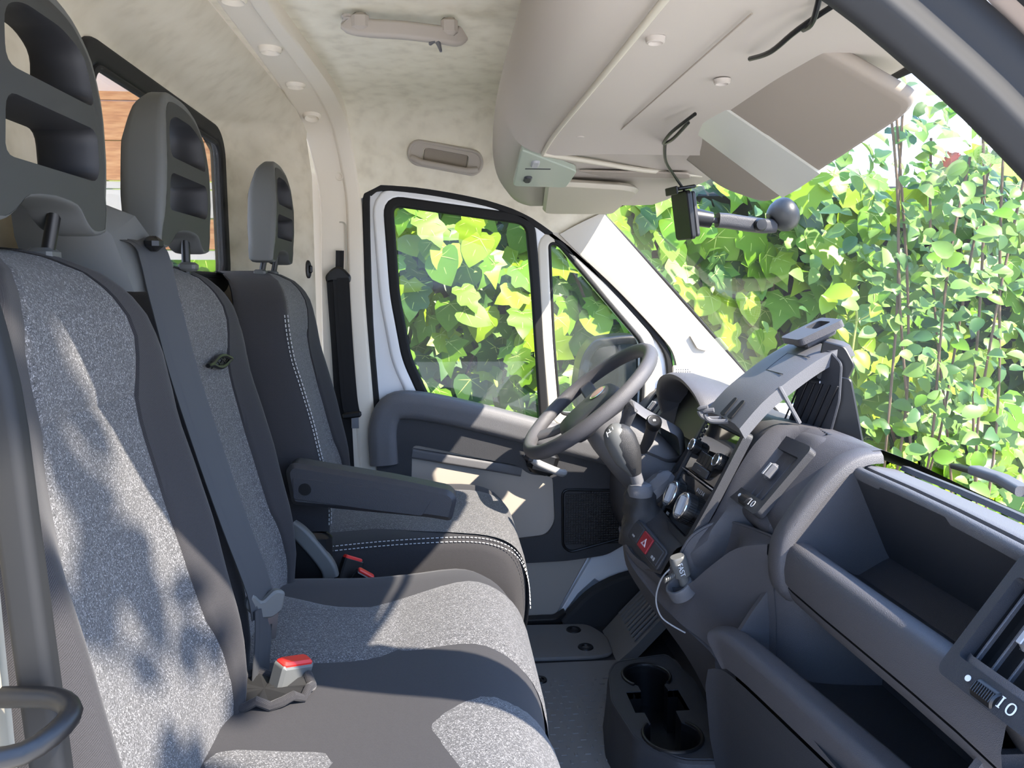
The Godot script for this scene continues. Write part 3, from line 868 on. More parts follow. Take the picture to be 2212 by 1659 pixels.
func backrest(zc: float, w0: float, parent: Node3D) -> void:
	var ys := []
	for i in 31: ys.append(lerpf(0.30, 0.97, i / 30.0))
	ys.append_array([0.98, 0.99, 1.0, 1.008, 1.015, 1.021, 1.026, 1.03, 1.033, 1.036])
	# three padded panels in melange cloth, a seam between each
	for part in [["lumbar_panel", 0.30, 0.62], ["middle_panel", 0.62, 0.885], ["upper_panel", 0.885, 1.036]]:
		var g := Geo.new(); var rows := []
		var list := [part[1]]
		for y in ys:
			if y > part[1] + 0.004 and y < part[2] - 0.004: list.append(y)
		list.insert(1, part[1] + 0.003); list.append(part[2] - 0.003); list.append(part[2])
		for y in list:
			var v: float = (y - part[1]) / (part[2] - part[1])
			var r := PackedVector3Array()
			for k in 21:
				var s := lerpf(-1.0, 1.0, k / 20.0) * lookup(PANEL_HALF, y)
				var p := back_point(y, s, zc, w0)
				p.x += 0.005 * minf(1.0, 14.0 * v * (1.0 - v)) * minf(1.0, 12.0 * (1.0 - absf(k / 10.0 - 1.0))) - 0.004
				if part[0] == "upper_panel" and v > 0.9: p.x -= 0.002
				r.append(p)
			rows.append(r)
		g.grid(rows)
		put(part[0], g, M.melange, parent, 60)
	for sg in [-1, 1]:      # side bolsters in plain twill, round to the back
		var g := Geo.new(); var rows := []
		for y in ys:
			var sc := lookup(PANEL_HALF, y)
			var r := PackedVector3Array()
			r.append(back_point(y, sg * (sc - 0.004), zc, w0) - Vector3(0.008, 0, 0))
			for k in 13: r.append(back_point(y, sg * lerpf(sc, 1.0, k / 12.0), zc, w0))
			var e := r[-1]
			var bx := minf(lookup(BACK_FRONT, y) - 0.075, e.x - 0.02)
			for q in [[0.3, 0.006], [0.7, 0.004], [1.0, -0.012]]: r.append(Vector3(lerpf(e.x, bx, q[0]), y, e.z - sg * q[1]))
			rows.append(r)
		g.grid(rows, false, sg < 0)
		put("bolster", g, M.twill, parent, 60)
	var g := Geo.new(); var rows := []
	for y in ys:
		var w := back_width(y, w0)
		var r := PackedVector3Array()
		for k in 9: r.append(Vector3(minf(lookup(BACK_FRONT, y) - 0.075, -0.38) - 0.015 * (1.0 - pow(k / 4.0 - 1.0, 2.0)), y, zc + lerpf(-1, 1, k / 8.0) * (w - 0.006)))
		rows.append(r)
	g.grid(rows, false, true)
	var lid := PackedVector3Array()
	for k in 9: lid.append(Vector3(-0.40, 1.0365, zc + lerpf(-1, 1, k / 8.0) * back_width(1.036, w0)))
	var front := PackedVector3Array()
	for k in 9: front.append(back_point(1.036, -lerpf(-1, 1, k / 8.0), zc, w0))
	g.grid([rows[-1], lid, front], false, true)
	put("backrest_shell", g, M.twill_black, parent, 60)

func headrest(zc: float, dx: float, parent: Node3D) -> void:
	var h := Node3D.new(); h.name = "headrest"; parent.add_child(h, true)
	h.position = Vector3(-0.39, 1.06, zc) - origin(parent)
	# front outline: an arch that widens downwards, two slots through it
	var half := P([[0.0, 1.274], [0.035, 1.272], [0.065, 1.261], [0.086, 1.238], [0.099, 1.205], [0.107, 1.15], [0.111, 1.09], [0.112, 1.062], [0.108, 1.055], [0.085, 1.053], [0.066, 1.062], [0.045, 1.076], [0.0, 1.080]])
	half = Geo.smooth2(half, 3)
	var outline := PackedVector2Array()
	for p in half: outline.append(p)
	for i in range(half.size() - 2, 0, -1): outline.append(Vector2(-half[i].x, half[i].y))
	var front_x := func(y: float) -> float: return dx + lookup([[1.05, -0.376], [1.12, -0.368], [1.18, -0.366], [1.23, -0.369], [1.26, -0.374], [1.285, -0.382]], y)
	var back_x := func(y: float) -> float: return dx + lookup([[1.05, -0.425], [1.12, -0.428], [1.2, -0.426], [1.25, -0.416], [1.285, -0.398]], y)
	var slot_a := Geo.smooth2(Geo.rounded(P([[-0.080, 1.178], [-0.070, 1.226], [-0.035, 1.240], [0.035, 1.240], [0.070, 1.226], [0.080, 1.178]]), 0.016, 4), 1, true)
	var slot_b := Geo.smooth2(Geo.rounded(P([[-0.086, 1.106], [-0.082, 1.157], [0.082, 1.157], [0.086, 1.106]]), 0.016, 4), 1, true)
	var g := Geo.new()
	# outer skin, rounded from the front face over the side to the back
	var c := Vector2(0, 1.15)
	var rows := []
	for q in [[0.90, 0.0], [0.955, 0.02], [0.985, 0.09], [1.0, 0.2], [1.0, 0.75], [0.97, 0.92], [0.9, 1.0]]:
		var r := PackedVector3Array()
		for p in outline:
			var d: Vector2 = c + (p - c) * (q[0] if p.y > 1.085 else lerpf(1.0, q[0], 0.5))
			r.append(Vector3(lerpf(front_x.call(p.y), back_x.call(p.y), q[1]), d.y, zc - d.x))
		rows.append(r)
	g.grid(rows, true, true)
	for side in 2:      # faces with the slots cut through
		var face := PackedVector2Array()
		for p in outline: face.append(c + (p - c) * (0.90 if p.y > 1.085 else 0.95))
		var poly := Geo.new()
		poly.plate(face, [slot_a, slot_b], 0.0, 0.0)
		for i in poly.t.size():
			var p := poly.t[i]
			if i % 3 == 0:
				var a := poly.t[i]; var b := poly.t[i + 1]; var d := poly.t[i + 2]
				if (b - a).cross(d - a).length() < 1e-10: continue
				var x := func(y: float) -> float: return front_x.call(y) if side == 0 else back_x.call(y)
				var sub := 4
				for u in sub:
					for v in sub - u:
						var pt := func(m: int, n: int) -> Vector3:
							var o: Vector3 = a + (b - a) * (float(m) / sub) + (d - a) * (float(n) / sub)
							return Vector3(x.call(c.y + (o.y - c.y) / 0.92), o.y, zc - o.x)
						g.tri(pt.call(u, v), pt.call(u + 1, v), pt.call(u, v + 1))
						if v < sub - u - 1: g.tri(pt.call(u + 1, v), pt.call(u + 1, v + 1), pt.call(u, v + 1))
	put("pad", g, M.head_plastic, h, 50)
	g = Geo.new()
	for s in [slot_a, slot_b]:      # slot linings, funnel-shaped
		rows = []
		for q in [[1.0, 0.0], [0.96, 0.05], [0.91, 0.18], [0.86, 0.5], [0.9, 0.9], [1.0, 1.0]]:
			var m := Vector2.ZERO
			for p in s: m += p
			m /= s.size()
			var r := PackedVector3Array()
			for p in s:
				var d: Vector2 = m + (p - m) * q[0]
				var y: float = c.y + (p.y - c.y) / 0.92
				r.append(Vector3(lerpf(front_x.call(y), back_x.call(y), q[1]), d.y, zc - d.x))
			rows.append(r)
		g.grid(rows, true)
	put("slot_lining", g, M.head_dark, h, 60)
	for s in [-1, 1]:
		g = Geo.new()
		g.tube(V([[-0.396 + dx, 1.10, zc + s * 0.058], [-0.398, 1.0, zc + s * 0.058]]), 0.0065, 10)
		put("post", g, M.black, h)
		g = Geo.new()
		g.box(Vector3(-0.394, 1.032, zc + s * 0.058), Vector3(0.026, 0.014, 0.026), 0.004)
		put("post_guide", g, M.head_plastic, h)

func cushion_panel(prof: Array, z0: Array, z1: Array, lift: float, from: int, to: int) -> Geo:      # a strip of cushion cloth between two wandering edges
	var g := Geo.new(); var rows := []
	for i in range(from, to + 1):
		var r := PackedVector3Array()
		var p: Vector2 = prof[i]
		var a := lookup(z0, p.x) if i < prof.size() * 0.7 else lookup(z0, 1.0)
		var b := lookup(z1, p.x) if i < prof.size() * 0.7 else lookup(z1, 1.0)
		for k in 13:
			var u := k / 12.0
			var z := lerpf(a, b, u)
			var puff := lift * minf(1.0, 10.0 * u * (1.0 - u)) * minf(1.0, 0.35 * minf(i - from, to - i) + (0.0 if from < i and i < to else 0.0))
			r.append(Vector3(p.x + puff * 0.3, p.y + puff, z))
		rows.append(r)
	g.grid(rows)
	return g

func stitches(path: PackedVector3Array, r: float) -> Geo:
	var g := Geo.new()
	var fine := Geo.smooth(path, 12)
	var run := 0.0
	var start := fine[0]
	for i in range(1, fine.size()):
		run += fine[i].distance_to(fine[i - 1])
		if run > 0.0075:
			var d := (fine[i] - start) * 0.3
			g.tube(PackedVector3Array([start + d * 0.3, fine[i] - d]), r, 4)
			start = fine[i]; run = 0.0
	return g

func build_seats() -> void:
	# --- driver's seat
	var ds := thing("driver_seat", "single driver's seat with white double stitching and a fold-down armrest", "car seat", Vector3(-0.1, 0, -0.435))
	backrest(-0.435, 0.225, ds)
	headrest(-0.435, 0.020, ds)
	var g := Geo.new()
	var prof := []
	for p in Geo.smooth2(P([[-0.33, 0.462], [-0.23, 0.470], [-0.15, 0.476], [-0.066, 0.480], [0.044, 0.481], [0.11, 0.470], [0.152, 0.445], [0.174, 0.40], [0.181, 0.34], [0.178, 0.28], [0.165, 0.235]]), 3): prof.append(p)
	var rows := []
	for i in prof.size():
		var p: Vector2 = prof[i]
		var r := PackedVector3Array()
		for q in [[-1.0, -0.16], [-1.02, -0.10], [-1.0, -0.03], [-0.95, -0.008], [-0.86, -0.001], [-0.74, 0.0], [-0.62, 0.0], [0.0, 0.0], [0.62, 0.0], [0.74, -0.001], [0.86, -0.004], [0.94, -0.010], [1.0, -0.026], [1.03, -0.10], [1.0, -0.17]]:
			var fall: float = q[1] * (1.0 if q[1] > -0.05 else maxf(0.3, (p.y - 0.2) / 0.28))
			var fwd := -0.025 * pow(absf(q[0]), 6.0) * smoothstep(0.05, 0.18, p.x)
			r.append(Vector3(p.x + fwd, maxf(p.y + fall, 0.2), -0.435 + q[0] * 0.243))
		rows.append(r)
	g.grid(rows, false, true)
	put("cushion", g, M.twill, ds, 60)
	var far_e := [[-0.3, -0.58], [1.0, -0.585]]; var near_e := [[-0.3, -0.30], [-0.15, -0.29], [-0.05, -0.25], [0.05, -0.225], [1.0, -0.225]]
	put("cushion_panel", cushion_panel(prof, far_e, near_e, 0.006, 0, 10), M.melange, ds, 60)
	put("cushion_panel", cushion_panel(prof, far_e, near_e, 0.006, 10, prof.size() - 1), M.melange, ds, 60)
	var pth := []
	for off in [0.0, 0.011]:
		var pa := PackedVector3Array()
		for i in range(2, prof.size() - 5): pa.append(Vector3(prof[i].x, prof[i].y - 0.0045 - off * 0.55, -0.435 + 0.2215 + off))
		put("stitching", stitches(pa, 0.0011), M.thread, ds)
		var pb := PackedVector3Array()
		for i in 14:
			var y := lerpf(0.50, 0.95, i / 13.0)
			var q := back_point(y, -(0.80 + off * 4.2), -0.435, 0.225)
			pb.append(q + Vector3(0.002, 0, 0.001))
		put("stitching", stitches(pb, 0.0011), M.thread, ds)
	g = Geo.new()      # base
	g.box(Vector3(-0.08, 0.13, -0.435), Vector3(0.40, 0.26, 0.40), 0.02)
	put("seat_base", g, M.black_matte, ds)
	var arm := Node3D.new(); arm.name = "armrest"; ds.add_child(arm, true)
	arm.position = Vector3(-0.28, 0.62, -0.17) - ds.position
	g = Geo.new()
	g.prism(Geo.rounded(P([[-0.31, 0.645], [-0.295, 0.66], [-0.10, 0.622], [0.012, 0.596], [0.026, 0.580], [0.014, 0.532], [-0.03, 0.541], [-0.15, 0.556], [-0.30, 0.575]]), 0.010), -0.205, -0.142, Transform3D(), 0.009)
	put("armrest_body", g, M.dash_dark, arm)
	g = Geo.new()
	g.prism(Geo.rounded(P([[-0.295, 0.632], [-0.13, 0.606], [-0.025, 0.579], [-0.045, 0.547], [-0.15, 0.563], [-0.295, 0.588]]), 0.006), -0.143, -0.1405, Transform3D(), 0.001)
	put("side_cover", g, M.dash_dark, arm)
	g = Geo.new()
	g.lathe(P([[0.0, 0.0012], [0.012, 0.0012], [0.0125, 0.0]]), Transform3D(Basis(Vector3.RIGHT, PI / 2), Vector3(-0.272, 0.607, -0.1405)), 16)
	put("pivot_cap", g, M.black, arm)
	# --- bench
	var bs := thing("passenger_bench", "double passenger bench with grey speckled panels and a torn middle backrest", "car seat", Vector3(-0.1, 0, 0.38))
	for zc in [0.16, 0.60]:
		backrest(zc, 0.208, bs)
		headrest(zc, 0.022 if zc > 0.4 else 0.0, bs)
	g = Geo.new()
	prof = []
	for p in Geo.smooth2(P([[-0.33, 0.480], [-0.23, 0.478], [-0.15, 0.476], [-0.07, 0.480], [0.02, 0.488], [0.075, 0.476], [0.115, 0.446], [0.138, 0.40], [0.146, 0.34], [0.142, 0.28], [0.125, 0.21]]), 3): prof.append(p)
	rows = []
	var zs := [[-0.062, -0.24], [-0.075, -0.12], [-0.066, -0.045], [-0.045, -0.016], [-0.01, -0.006], [0.04, 0.0], [0.10, 0.0], [0.19, -0.003], [0.29, 0.0], [0.36, 0.006], [0.43, 0.006], [0.50, 0.004], [0.62, 0.008], [0.72, 0.012], [0.78, 0.004], [0.805, -0.02], [0.82, -0.12], [0.80, -0.24]]
	for i in prof.size():
		var p: Vector2 = prof[i]
		var r := PackedVector3Array()
		for q in zs:
			var fall: float = q[1] * (1.0 if q[1] > -0.06 else maxf(0.3, (p.y - 0.2) / 0.28))
			var fwd := -0.03 * (pow(maxf(0.0, (0.12 - q[0]) / 0.19), 3.0)) * smoothstep(0.0, 0.15, p.x) - 0.012 * exp(-pow((q[0] - 0.40) / 0.05, 2.0)) * smoothstep(0.0, 0.15, p.x)
			r.append(Vector3(p.x + fwd, maxf(p.y + fall, 0.19), q[0]))
		rows.append(r)
	g.grid(rows, false, true)
	put("cushion", g, M.twill, bs, 60)
	var mf := [[-0.3, 0.06], [-0.19, 0.12], [-0.12, 0.13], [-0.03, 0.085], [0.05, 0.05], [1.0, 0.05]]
	var mn := [[-0.3, 0.325], [-0.10, 0.325], [-0.03, 0.31], [0.05, 0.295], [0.11, 0.315], [1.0, 0.34]]
	var of := [[-0.3, 0.50], [-0.11, 0.52], [-0.05, 0.485], [0.0, 0.455], [0.05, 0.42], [0.10, 0.435], [1.0, 0.44]]
	var on := [[-0.3, 0.76], [-0.10, 0.74], [0.0, 0.76], [1.0, 0.77]]
	for e in [[mf, mn], [of, on]]:
		put("cushion_panel", cushion_panel(prof, e[0], e[1], 0.008, 0, 9), M.melange, bs, 60)
		put("cushion_panel", cushion_panel(prof, e[0], e[1], 0.008, 9, prof.size() - 1), M.melange, bs, 60)
	g = Geo.new()      # gathered hole round the buckle
	var hole := PackedVector3Array()
	for i in 24:
		var a := TAU * i / 24.0
		hole.append(Vector3(-0.232 + 0.060 * cos(a), 0.492 + 0.005 * sin(a * 9.0), 0.405 + 0.040 * sin(a)))
	g.tube(hole, 0.006, 8, true)
	put("buckle_opening", g, M.twill, bs)
	g = Geo.new()
	g.fan(hole)
	put("opening_lining", g, M.black_matte, bs)
	g = Geo.new()      # the torn seam: two lips and loose black threads
	for lip in [-1, 1]:
		var pa := PackedVector3Array()
		for i in 13:
			var u := i / 12.0
			var q := back_point(0.884 + lip * 0.009 * sin(PI * minf(1.0, u * 1.25)) * (1.0 if u < 0.8 else 0.0), lerpf(0.46, -0.1, u), 0.16, 0.208)
			pa.append(q + Vector3(0.006, 0, 0))
		g.tube(pa, 0.0035, 6)
	for k in 3:
		var pa := PackedVector3Array()
		for i in 9:
			var u := i / 8.0
			pa.append(back_point(0.884 + 0.006 * sin(u * 7.0 + k * 2.0), lerpf(0.44, 0.0, u), 0.16, 0.208) + Vector3(0.005, 0, 0))
		g.tube(pa, 0.0013, 5)
	put("torn_seam", g, M.black, bs)
	g = Geo.new()
	g.box(Vector3(-0.10, 0.12, 0.38), Vector3(0.36, 0.24, 0.78), 0.02)
	put("seat_base", g, M.black_matte, bs)
	# belt guide moulding on the middle seat's shoulder
	g = Geo.new()
	g.loft([V([[-0.455, 1.0, 0.445], [-0.36, 0.995, 0.41], [-0.345, 0.995, 0.355], [-0.46, 1.0, 0.33]]), V([[-0.465, 1.055, 0.455], [-0.375, 1.06, 0.425], [-0.345, 1.045, 0.36], [-0.46, 1.05, 0.33]]), V([[-0.465, 1.095, 0.46], [-0.415, 1.10, 0.445], [-0.365, 1.085, 0.38], [-0.46, 1.08, 0.345]]), V([[-0.46, 1.105, 0.45], [-0.43, 1.108, 0.44], [-0.40, 1.10, 0.40], [-0.455, 1.09, 0.36]])])
	put("belt_guide", g, M.head_plastic, bs, 35)
	g = Geo.new()
	g.box(Vector3(-0.352, 1.052, 0.37), Vector3(0.02, 0.018, 0.06), 0.006, Basis(Vector3.UP, 0.5))
	put("belt_slot", g, M.black, bs)

# ---------------------------------------------------------------- dashboard
func dash_top(x: float, z: float) -> float:      # how high the dash may stand: it falls away to the glass and to the passenger's side
	return lookup([[0.58, 0.742], [0.66, 0.741], [0.72, 0.735], [0.78, 0.712], [0.90, 0.655], [1.06, 0.585]], x) - 0.020 * smoothstep(0.12, 0.55, z)

func section_loft(stations: Array, steps := 3) -> Geo:      # [z, profile points as (x, y)] from one side to the other
	var g := Geo.new(); var rows := []
	for s in stations:
		var r := PackedVector3Array()
		for p in Geo.smooth2(P(s[1]), steps): r.append(Vector3(p.x, minf(p.y, dash_top(p.x, s[0])), s[0]))
		rows.append(r)
	g.grid(rows)
	return g

func vent(parent: Node3D, z0: float, z1: float, top: Vector2, bot: Vector2, slats: int) -> void:
	var v := Node3D.new(); v.name = "air_vent"; parent.add_child(v, true)
	var c := Vector3((top.x + bot.x) / 2, (top.y + bot.y) / 2, (z0 + z1) / 2)
	v.position = c - parent.position
	var up := Vector3(top.x - bot.x, top.y - bot.y, 0)
	var h := up.length(); var w := z1 - z0
	var xf := frame_of(Vector3(0, 0, 1), up, c)
	var g := Geo.new()
	g.plate(Geo.rrect(w + 0.022, h + 0.052, 0.012), [Geo.rrect(w - 0.004, h - 0.004, 0.006)], -0.012, 0.004, xf * Transform3D(Basis(), Vector3(0, -0.016, 0)))
	# the hole above is centred on the plate, so the slats sit a little low in it
	put("vent_frame", g, M.dash_dark, v)
	g = Geo.new()
	g.box(xf * Vector3(0, -0.016, -0.035), Vector3(w, h, 0.003), 0.001, xf.basis)
	for s in [-1, 1]:
		g.box(xf * Vector3(s * w / 2, -0.016, -0.02), Vector3(0.003, h, 0.036), 0.001, xf.basis)
		g.box(xf * Vector3(0, s * h / 2 - 0.016, -0.02), Vector3(w, 0.003, 0.036), 0.001, xf.basis)
	put("vent_throat", g, M.black_matte, v)
	for i in slats:
		g = Geo.new()
		var u := lerpf(-w / 2, w / 2, (i + 0.5) / slats)
		g.box(xf * Vector3(u, -0.016, -0.010), Vector3(0.0032, h - 0.004, 0.006), 0.0008, xf.basis)
		put("slat", g, M.dash, v)
	g = Geo.new()
	g.box(xf * Vector3(w * 0.06, -0.012, 0.005), Vector3(0.020, 0.034, 0.016), 0.005, xf.basis)
	put("vent_slider", g, M.dash_grey, v)
	g = Geo.new()
	g.box(xf * Vector3(w * 0.06 - 0.004, -0.012, 0.0132), Vector3(0.007, 0.026, 0.002), 0.0008, xf.basis)
	put("slider_tip", g, M.silver, v)
	g = Geo.new()
	g.lathe(P([[0.0, -0.016], [0.010, -0.016], [0.012, -0.014], [0.012, 0.014], [0.010, 0.016], [0.0, 0.016]]), xf * Transform3D(Basis(Vector3.BACK, PI / 2), Vector3(0.0, -h / 2 - 0.030, -0.002)), 18)
	for i in 9:
		g.box(xf * Vector3(lerpf(-0.013, 0.013, i / 8.0), -h / 2 - 0.030, 0.009), Vector3(0.0015, 0.012, 0.003), 0.0005, xf.basis)
	put("thumb_wheel", g, M.black, v)
	lettering("I O", 0.017, xf * Transform3D(Basis(), Vector3(0.030, -h / 2 - 0.028, 0.006)), M.white, v)
	g = Geo.new()
	g.lathe(P([[0.0, 0.001], [0.0035, 0.001], [0.0036, 0.0]]), xf * Transform3D(Basis(Vector3.RIGHT, PI / 2), Vector3(-0.027, -h / 2 - 0.028, 0.0055)), 12)
	put("marking_dot", g, M.white, v)

func knob(parent: Node3D, xf: Transform3D, r: float, depth: float, called: String, pointer: bool) -> void:
	var k := Node3D.new(); k.name = called; parent.add_child(k, true)
	k.position = xf.origin - origin(parent)
	var on := xf * Transform3D(Basis(Vector3.RIGHT, PI / 2), Vector3.ZERO)
	var g := Geo.new()
	g.lathe(P([[r, 0.0], [r, depth * 0.8], [r * 0.93, depth], [r * 0.80, depth], [r * 0.78, depth * 0.92], [0.0, depth * 0.92]]), on, 32)
	for i in 36:
		var a := TAU * i / 36.0
		g.box(xf * Vector3(cos(a) * r, sin(a) * r, depth * 0.4), Vector3(0.0016, 0.0016, depth * 0.7), 0.0004, xf.basis * Basis(Vector3.BACK, a))
	put("knob_body", g, M.black, k)
	g = Geo.new()
	g.lathe(P([[r * 0.80, depth * 0.98], [r * 0.85, depth * 1.05], [r * 0.92, depth * 1.05], [r * 0.95, depth * 0.97]]), on, 32)
	put("chrome_ring", g, M.chrome, k)
	if pointer:
		g = Geo.new()
		g.box(xf * Vector3(0, 0, depth * 1.05), Vector3(0.010, r * 1.45, 0.012), 0.004, xf.basis * Basis(Vector3.BACK, 0.25))
		put("pointer", g, M.silver, k)
	else:
		g = Geo.new()
		g.lathe(P([[0.0, depth * 1.0], [r * 0.7, depth * 0.98], [r * 0.76, depth * 0.92]]), on, 24)
		put("knob_cap", g, M.dash_dark, k)

func build_dashboard() -> void:
	var db := thing("dashboard", "long dark grey plastic dashboard with open trays under the windscreen", "dashboard", Vector3(0.7, 0.1, 0.0))
	var t0 := [[1.04, 0.63], [0.90, 0.705]]
	var g := section_loft([
		[-0.86, t0 + [[0.76, 0.715], [0.68, 0.715], [0.625, 0.700], [0.585, 0.665], [0.560, 0.62], [0.535, 0.57], [0.50, 0.52], [0.485, 0.42], [0.50, 0.33], [0.56, 0.26]]],
		[-0.62, t0 + [[0.76, 0.725], [0.68, 0.728], [0.625, 0.712], [0.585, 0.675], [0.560, 0.63], [0.530, 0.57], [0.50, 0.52], [0.485, 0.42], [0.50, 0.33], [0.56, 0.26]]],
		[-0.55, t0 + [[0.77, 0.735], [0.71, 0.735], [0.68, 0.70], [0.66, 0.65], [0.61, 0.61], [0.545, 0.58], [0.50, 0.52], [0.485, 0.42], [0.50, 0.33], [0.56, 0.26]]],
		[-0.36, t0 + [[0.78, 0.74], [0.71, 0.735], [0.68, 0.70], [0.66, 0.65], [0.61, 0.62], [0.555, 0.60], [0.505, 0.54], [0.47, 0.43], [0.48, 0.33], [0.56, 0.26]]],
		[-0.315, t0 + [[0.78, 0.742], [0.70, 0.735], [0.65, 0.70], [0.61, 0.665], [0.575, 0.63], [0.545, 0.59], [0.50, 0.52], [0.46, 0.43], [0.47, 0.33], [0.56, 0.26]]],
		[-0.285, t0 + [[0.78, 0.744], [0.69, 0.742], [0.635, 0.722], [0.60, 0.69], [0.57, 0.64], [0.535, 0.57], [0.49, 0.48], [0.455, 0.42], [0.47, 0.33], [0.56, 0.26]]],
		[-0.262, t0 + [[0.78, 0.746], [0.69, 0.748], [0.632, 0.738], [0.592, 0.70], [0.562, 0.64], [0.522, 0.56], [0.482, 0.48], [0.455, 0.42], [0.47, 0.33], [0.56, 0.26]]],
		[-0.255, t0 + [[0.78, 0.746], [0.69, 0.748], [0.634, 0.735], [0.598, 0.695], [0.568, 0.632], [0.528, 0.553], [0.49, 0.475], [0.465, 0.42], [0.47, 0.33], [0.56, 0.26]]],
		[-0.052, t0 + [[0.78, 0.746], [0.69, 0.748], [0.634, 0.735], [0.598, 0.695], [0.568, 0.632], [0.528, 0.553], [0.49, 0.475], [0.52, 0.42], [0.57, 0.36], [0.60, 0.26]]],
		[-0.045, t0 + [[0.78, 0.748], [0.70, 0.752], [0.640, 0.738], [0.598, 0.705], [0.560, 0.645], [0.520, 0.562], [0.475, 0.485], [0.52, 0.42], [0.57, 0.36], [0.60, 0.26]]],
		[-0.022, t0 + [[0.78, 0.750], [0.71, 0.753], [0.652, 0.735], [0.605, 0.695], [0.570, 0.64], [0.535, 0.58], [0.50, 0.52], [0.53, 0.45], [0.58, 0.36], [0.62, 0.26]]],
		[0.0, t0 + [[0.78, 0.750], [0.72, 0.752], [0.665, 0.728], [0.618, 0.675], [0.585, 0.635], [0.570, 0.60], [0.58, 0.56], [0.60, 0.50], [0.62, 0.38], [0.64, 0.26]]],
		[0.10, t0 + [[0.79, 0.750], [0.73, 0.750], [0.670, 0.725], [0.620, 0.672], [0.588, 0.632], [0.572, 0.60], [0.585, 0.56], [0.61, 0.50], [0.64, 0.38], [0.66, 0.26]]],
		[0.145, t0 + [[0.80, 0.750], [0.74, 0.748], [0.690, 0.725], [0.635, 0.675], [0.595, 0.63], [0.575, 0.60], [0.585, 0.56], [0.60, 0.50], [0.64, 0.38], [0.66, 0.26]]],
		[0.170, t0 + [[0.80, 0.748], [0.74, 0.745], [0.690, 0.722], [0.630, 0.680], [0.585, 0.63], [0.562, 0.595], [0.560, 0.56], [0.58, 0.50], [0.64, 0.38], [0.66, 0.26]]],
	])
	put("upper_shell", g, M.dash, db, 38)
	# passenger side: shell top, open tray, ledge
	var zz := [0.170, 0.20, 0.30, 0.40, 0.50, 0.60, 0.68]
	var band := func(prof: Array, shift: Array) -> Geo:
		var gg := Geo.new(); var rows := []
		for i in zz.size():
			var r := PackedVector3Array()
			for p in prof: r.append(Vector3(p[0] + shift[i], p[1], zz[i]))
			rows.append(r)
		gg.grid(rows)
		return gg
	var none := [0.0, 0.0, 0.0, 0.0, 0.0, 0.0, 0.0]
	var curve := [0.0, 0.0, 0.004, 0.004, 0.0, -0.006, -0.012]
	var drop := func(gg: Geo) -> Geo:
		for i in gg.t.size(): gg.t[i].y -= 0.024 * (gg.t[i].z - 0.17)
		return gg
	put("top_shell", drop.call(band.call([[1.06, 0.575], [0.90, 0.650], [0.80, 0.692], [0.772, 0.704], [0.760, 0.706], [0.755, 0.699]], curve)), M.dash, db, 38)
	put("upper_lid", drop.call(band.call([[0.752, 0.692], [0.753, 0.698], [0.747, 0.700], [0.70, 0.709], [0.694, 0.707], [0.693, 0.700]], curve)), M.dash_grey, db, 38)
	put("lid_gap", drop.call(band.call([[0.70, 0.702], [0.690, 0.694], [0.683, 0.704]], curve)), M.black, db, 38)
	put("tray_rim", drop.call(band.call([[0.684, 0.700], [0.683, 0.707], [0.678, 0.709], [0.672, 0.705], [0.670, 0.698], [0.675, 0.688]], curve)), M.dash_grey, db, 60)
	put("tray_liner", band.call([[0.674, 0.692], [0.735, 0.562], [0.742, 0.550], [0.73, 0.545], [0.690, 0.522], [0.672, 0.525], [0.615, 0.568], [0.60, 0.576]], none), M.dash_dark, db, 30)
	put("tray_ledge", band.call([[0.615, 0.566], [0.600, 0.577], [0.586, 0.582], [0.574, 0.581], [0.565, 0.575], [0.559, 0.562], [0.556, 0.535], [0.559, 0.515], [0.561, 0.511]], [0.004, 0.0, 0.0, 0.002, 0.004, 0.004, 0.0]), M.dash, db, 60)
	put("ledge_groove", band.call([[0.561, 0.511], [0.570, 0.508], [0.564, 0.505]], [0.004, 0.0, 0.0, 0.002, 0.004, 0.004, 0.0]), M.black, db, 30)
	put("ledge_strip", band.call([[0.564, 0.505], [0.566, 0.498], [0.572, 0.486], [0.580, 0.482], [0.61, 0.484]], [0.004, 0.0, 0.0, 0.002, 0.004, 0.004, 0.0]), M.dash, db, 60)
	put("recess_liner", band.call([[0.59, 0.484], [0.72, 0.478], [0.735, 0.42], [0.72, 0.345], [0.62, 0.335], [0.52, 0.36]], none), M.dash_dark, db, 40)
	# broad rounded frame round the tray's inner end, running down into the ledge
	var fr_path := Geo.smooth2(P([[0.720, 0.725], [0.690, 0.722], [0.655, 0.705], [0.618, 0.668], [0.585, 0.624], [0.563, 0.588], [0.556, 0.560], [0.556, 0.530], [0.563, 0.500], [0.580, 0.482]]), 4)
	var rows := []
	for q in [[0.128, -0.012], [0.134, 0.003], [0.142, 0.008], [0.160, 0.009], [0.172, 0.006], [0.179, 0.0], [0.181, -0.012]]:
		var r := PackedVector3Array()
		for i in fr_path.size():
			var tg := (fr_path[mini(i + 1, fr_path.size() - 1)] - fr_path[maxi(i - 1, 0)]).normalized()
			var p: Vector2 = fr_path[i] + Vector2(tg.y, -tg.x) * q[1]
			r.append(Vector3(p.x, p.y, q[0]))
		rows.append(r)
	g = Geo.new(); g.grid(rows)
	put("tray_frame", g, M.dash, db, 50)
	for z in [0.176, 0.69]:      # end walls of tray and recess
		g = Geo.new()
		g.prism(P([[0.688, 0.700], [0.745, 0.55], [0.690, 0.518], [0.60, 0.572], [0.563, 0.570], [0.575, 0.612], [0.612, 0.662], [0.655, 0.702]]), z - 0.004, z + 0.002, Transform3D(), 0.0)
		g.prism(P([[0.575, 0.505], [0.74, 0.50], [0.74, 0.33], [0.53, 0.345], [0.50, 0.39], [0.53, 0.44]]), z - 0.06, z - 0.05, Transform3D(), 0.0)
		put("tray_wall", g, M.dash, db)
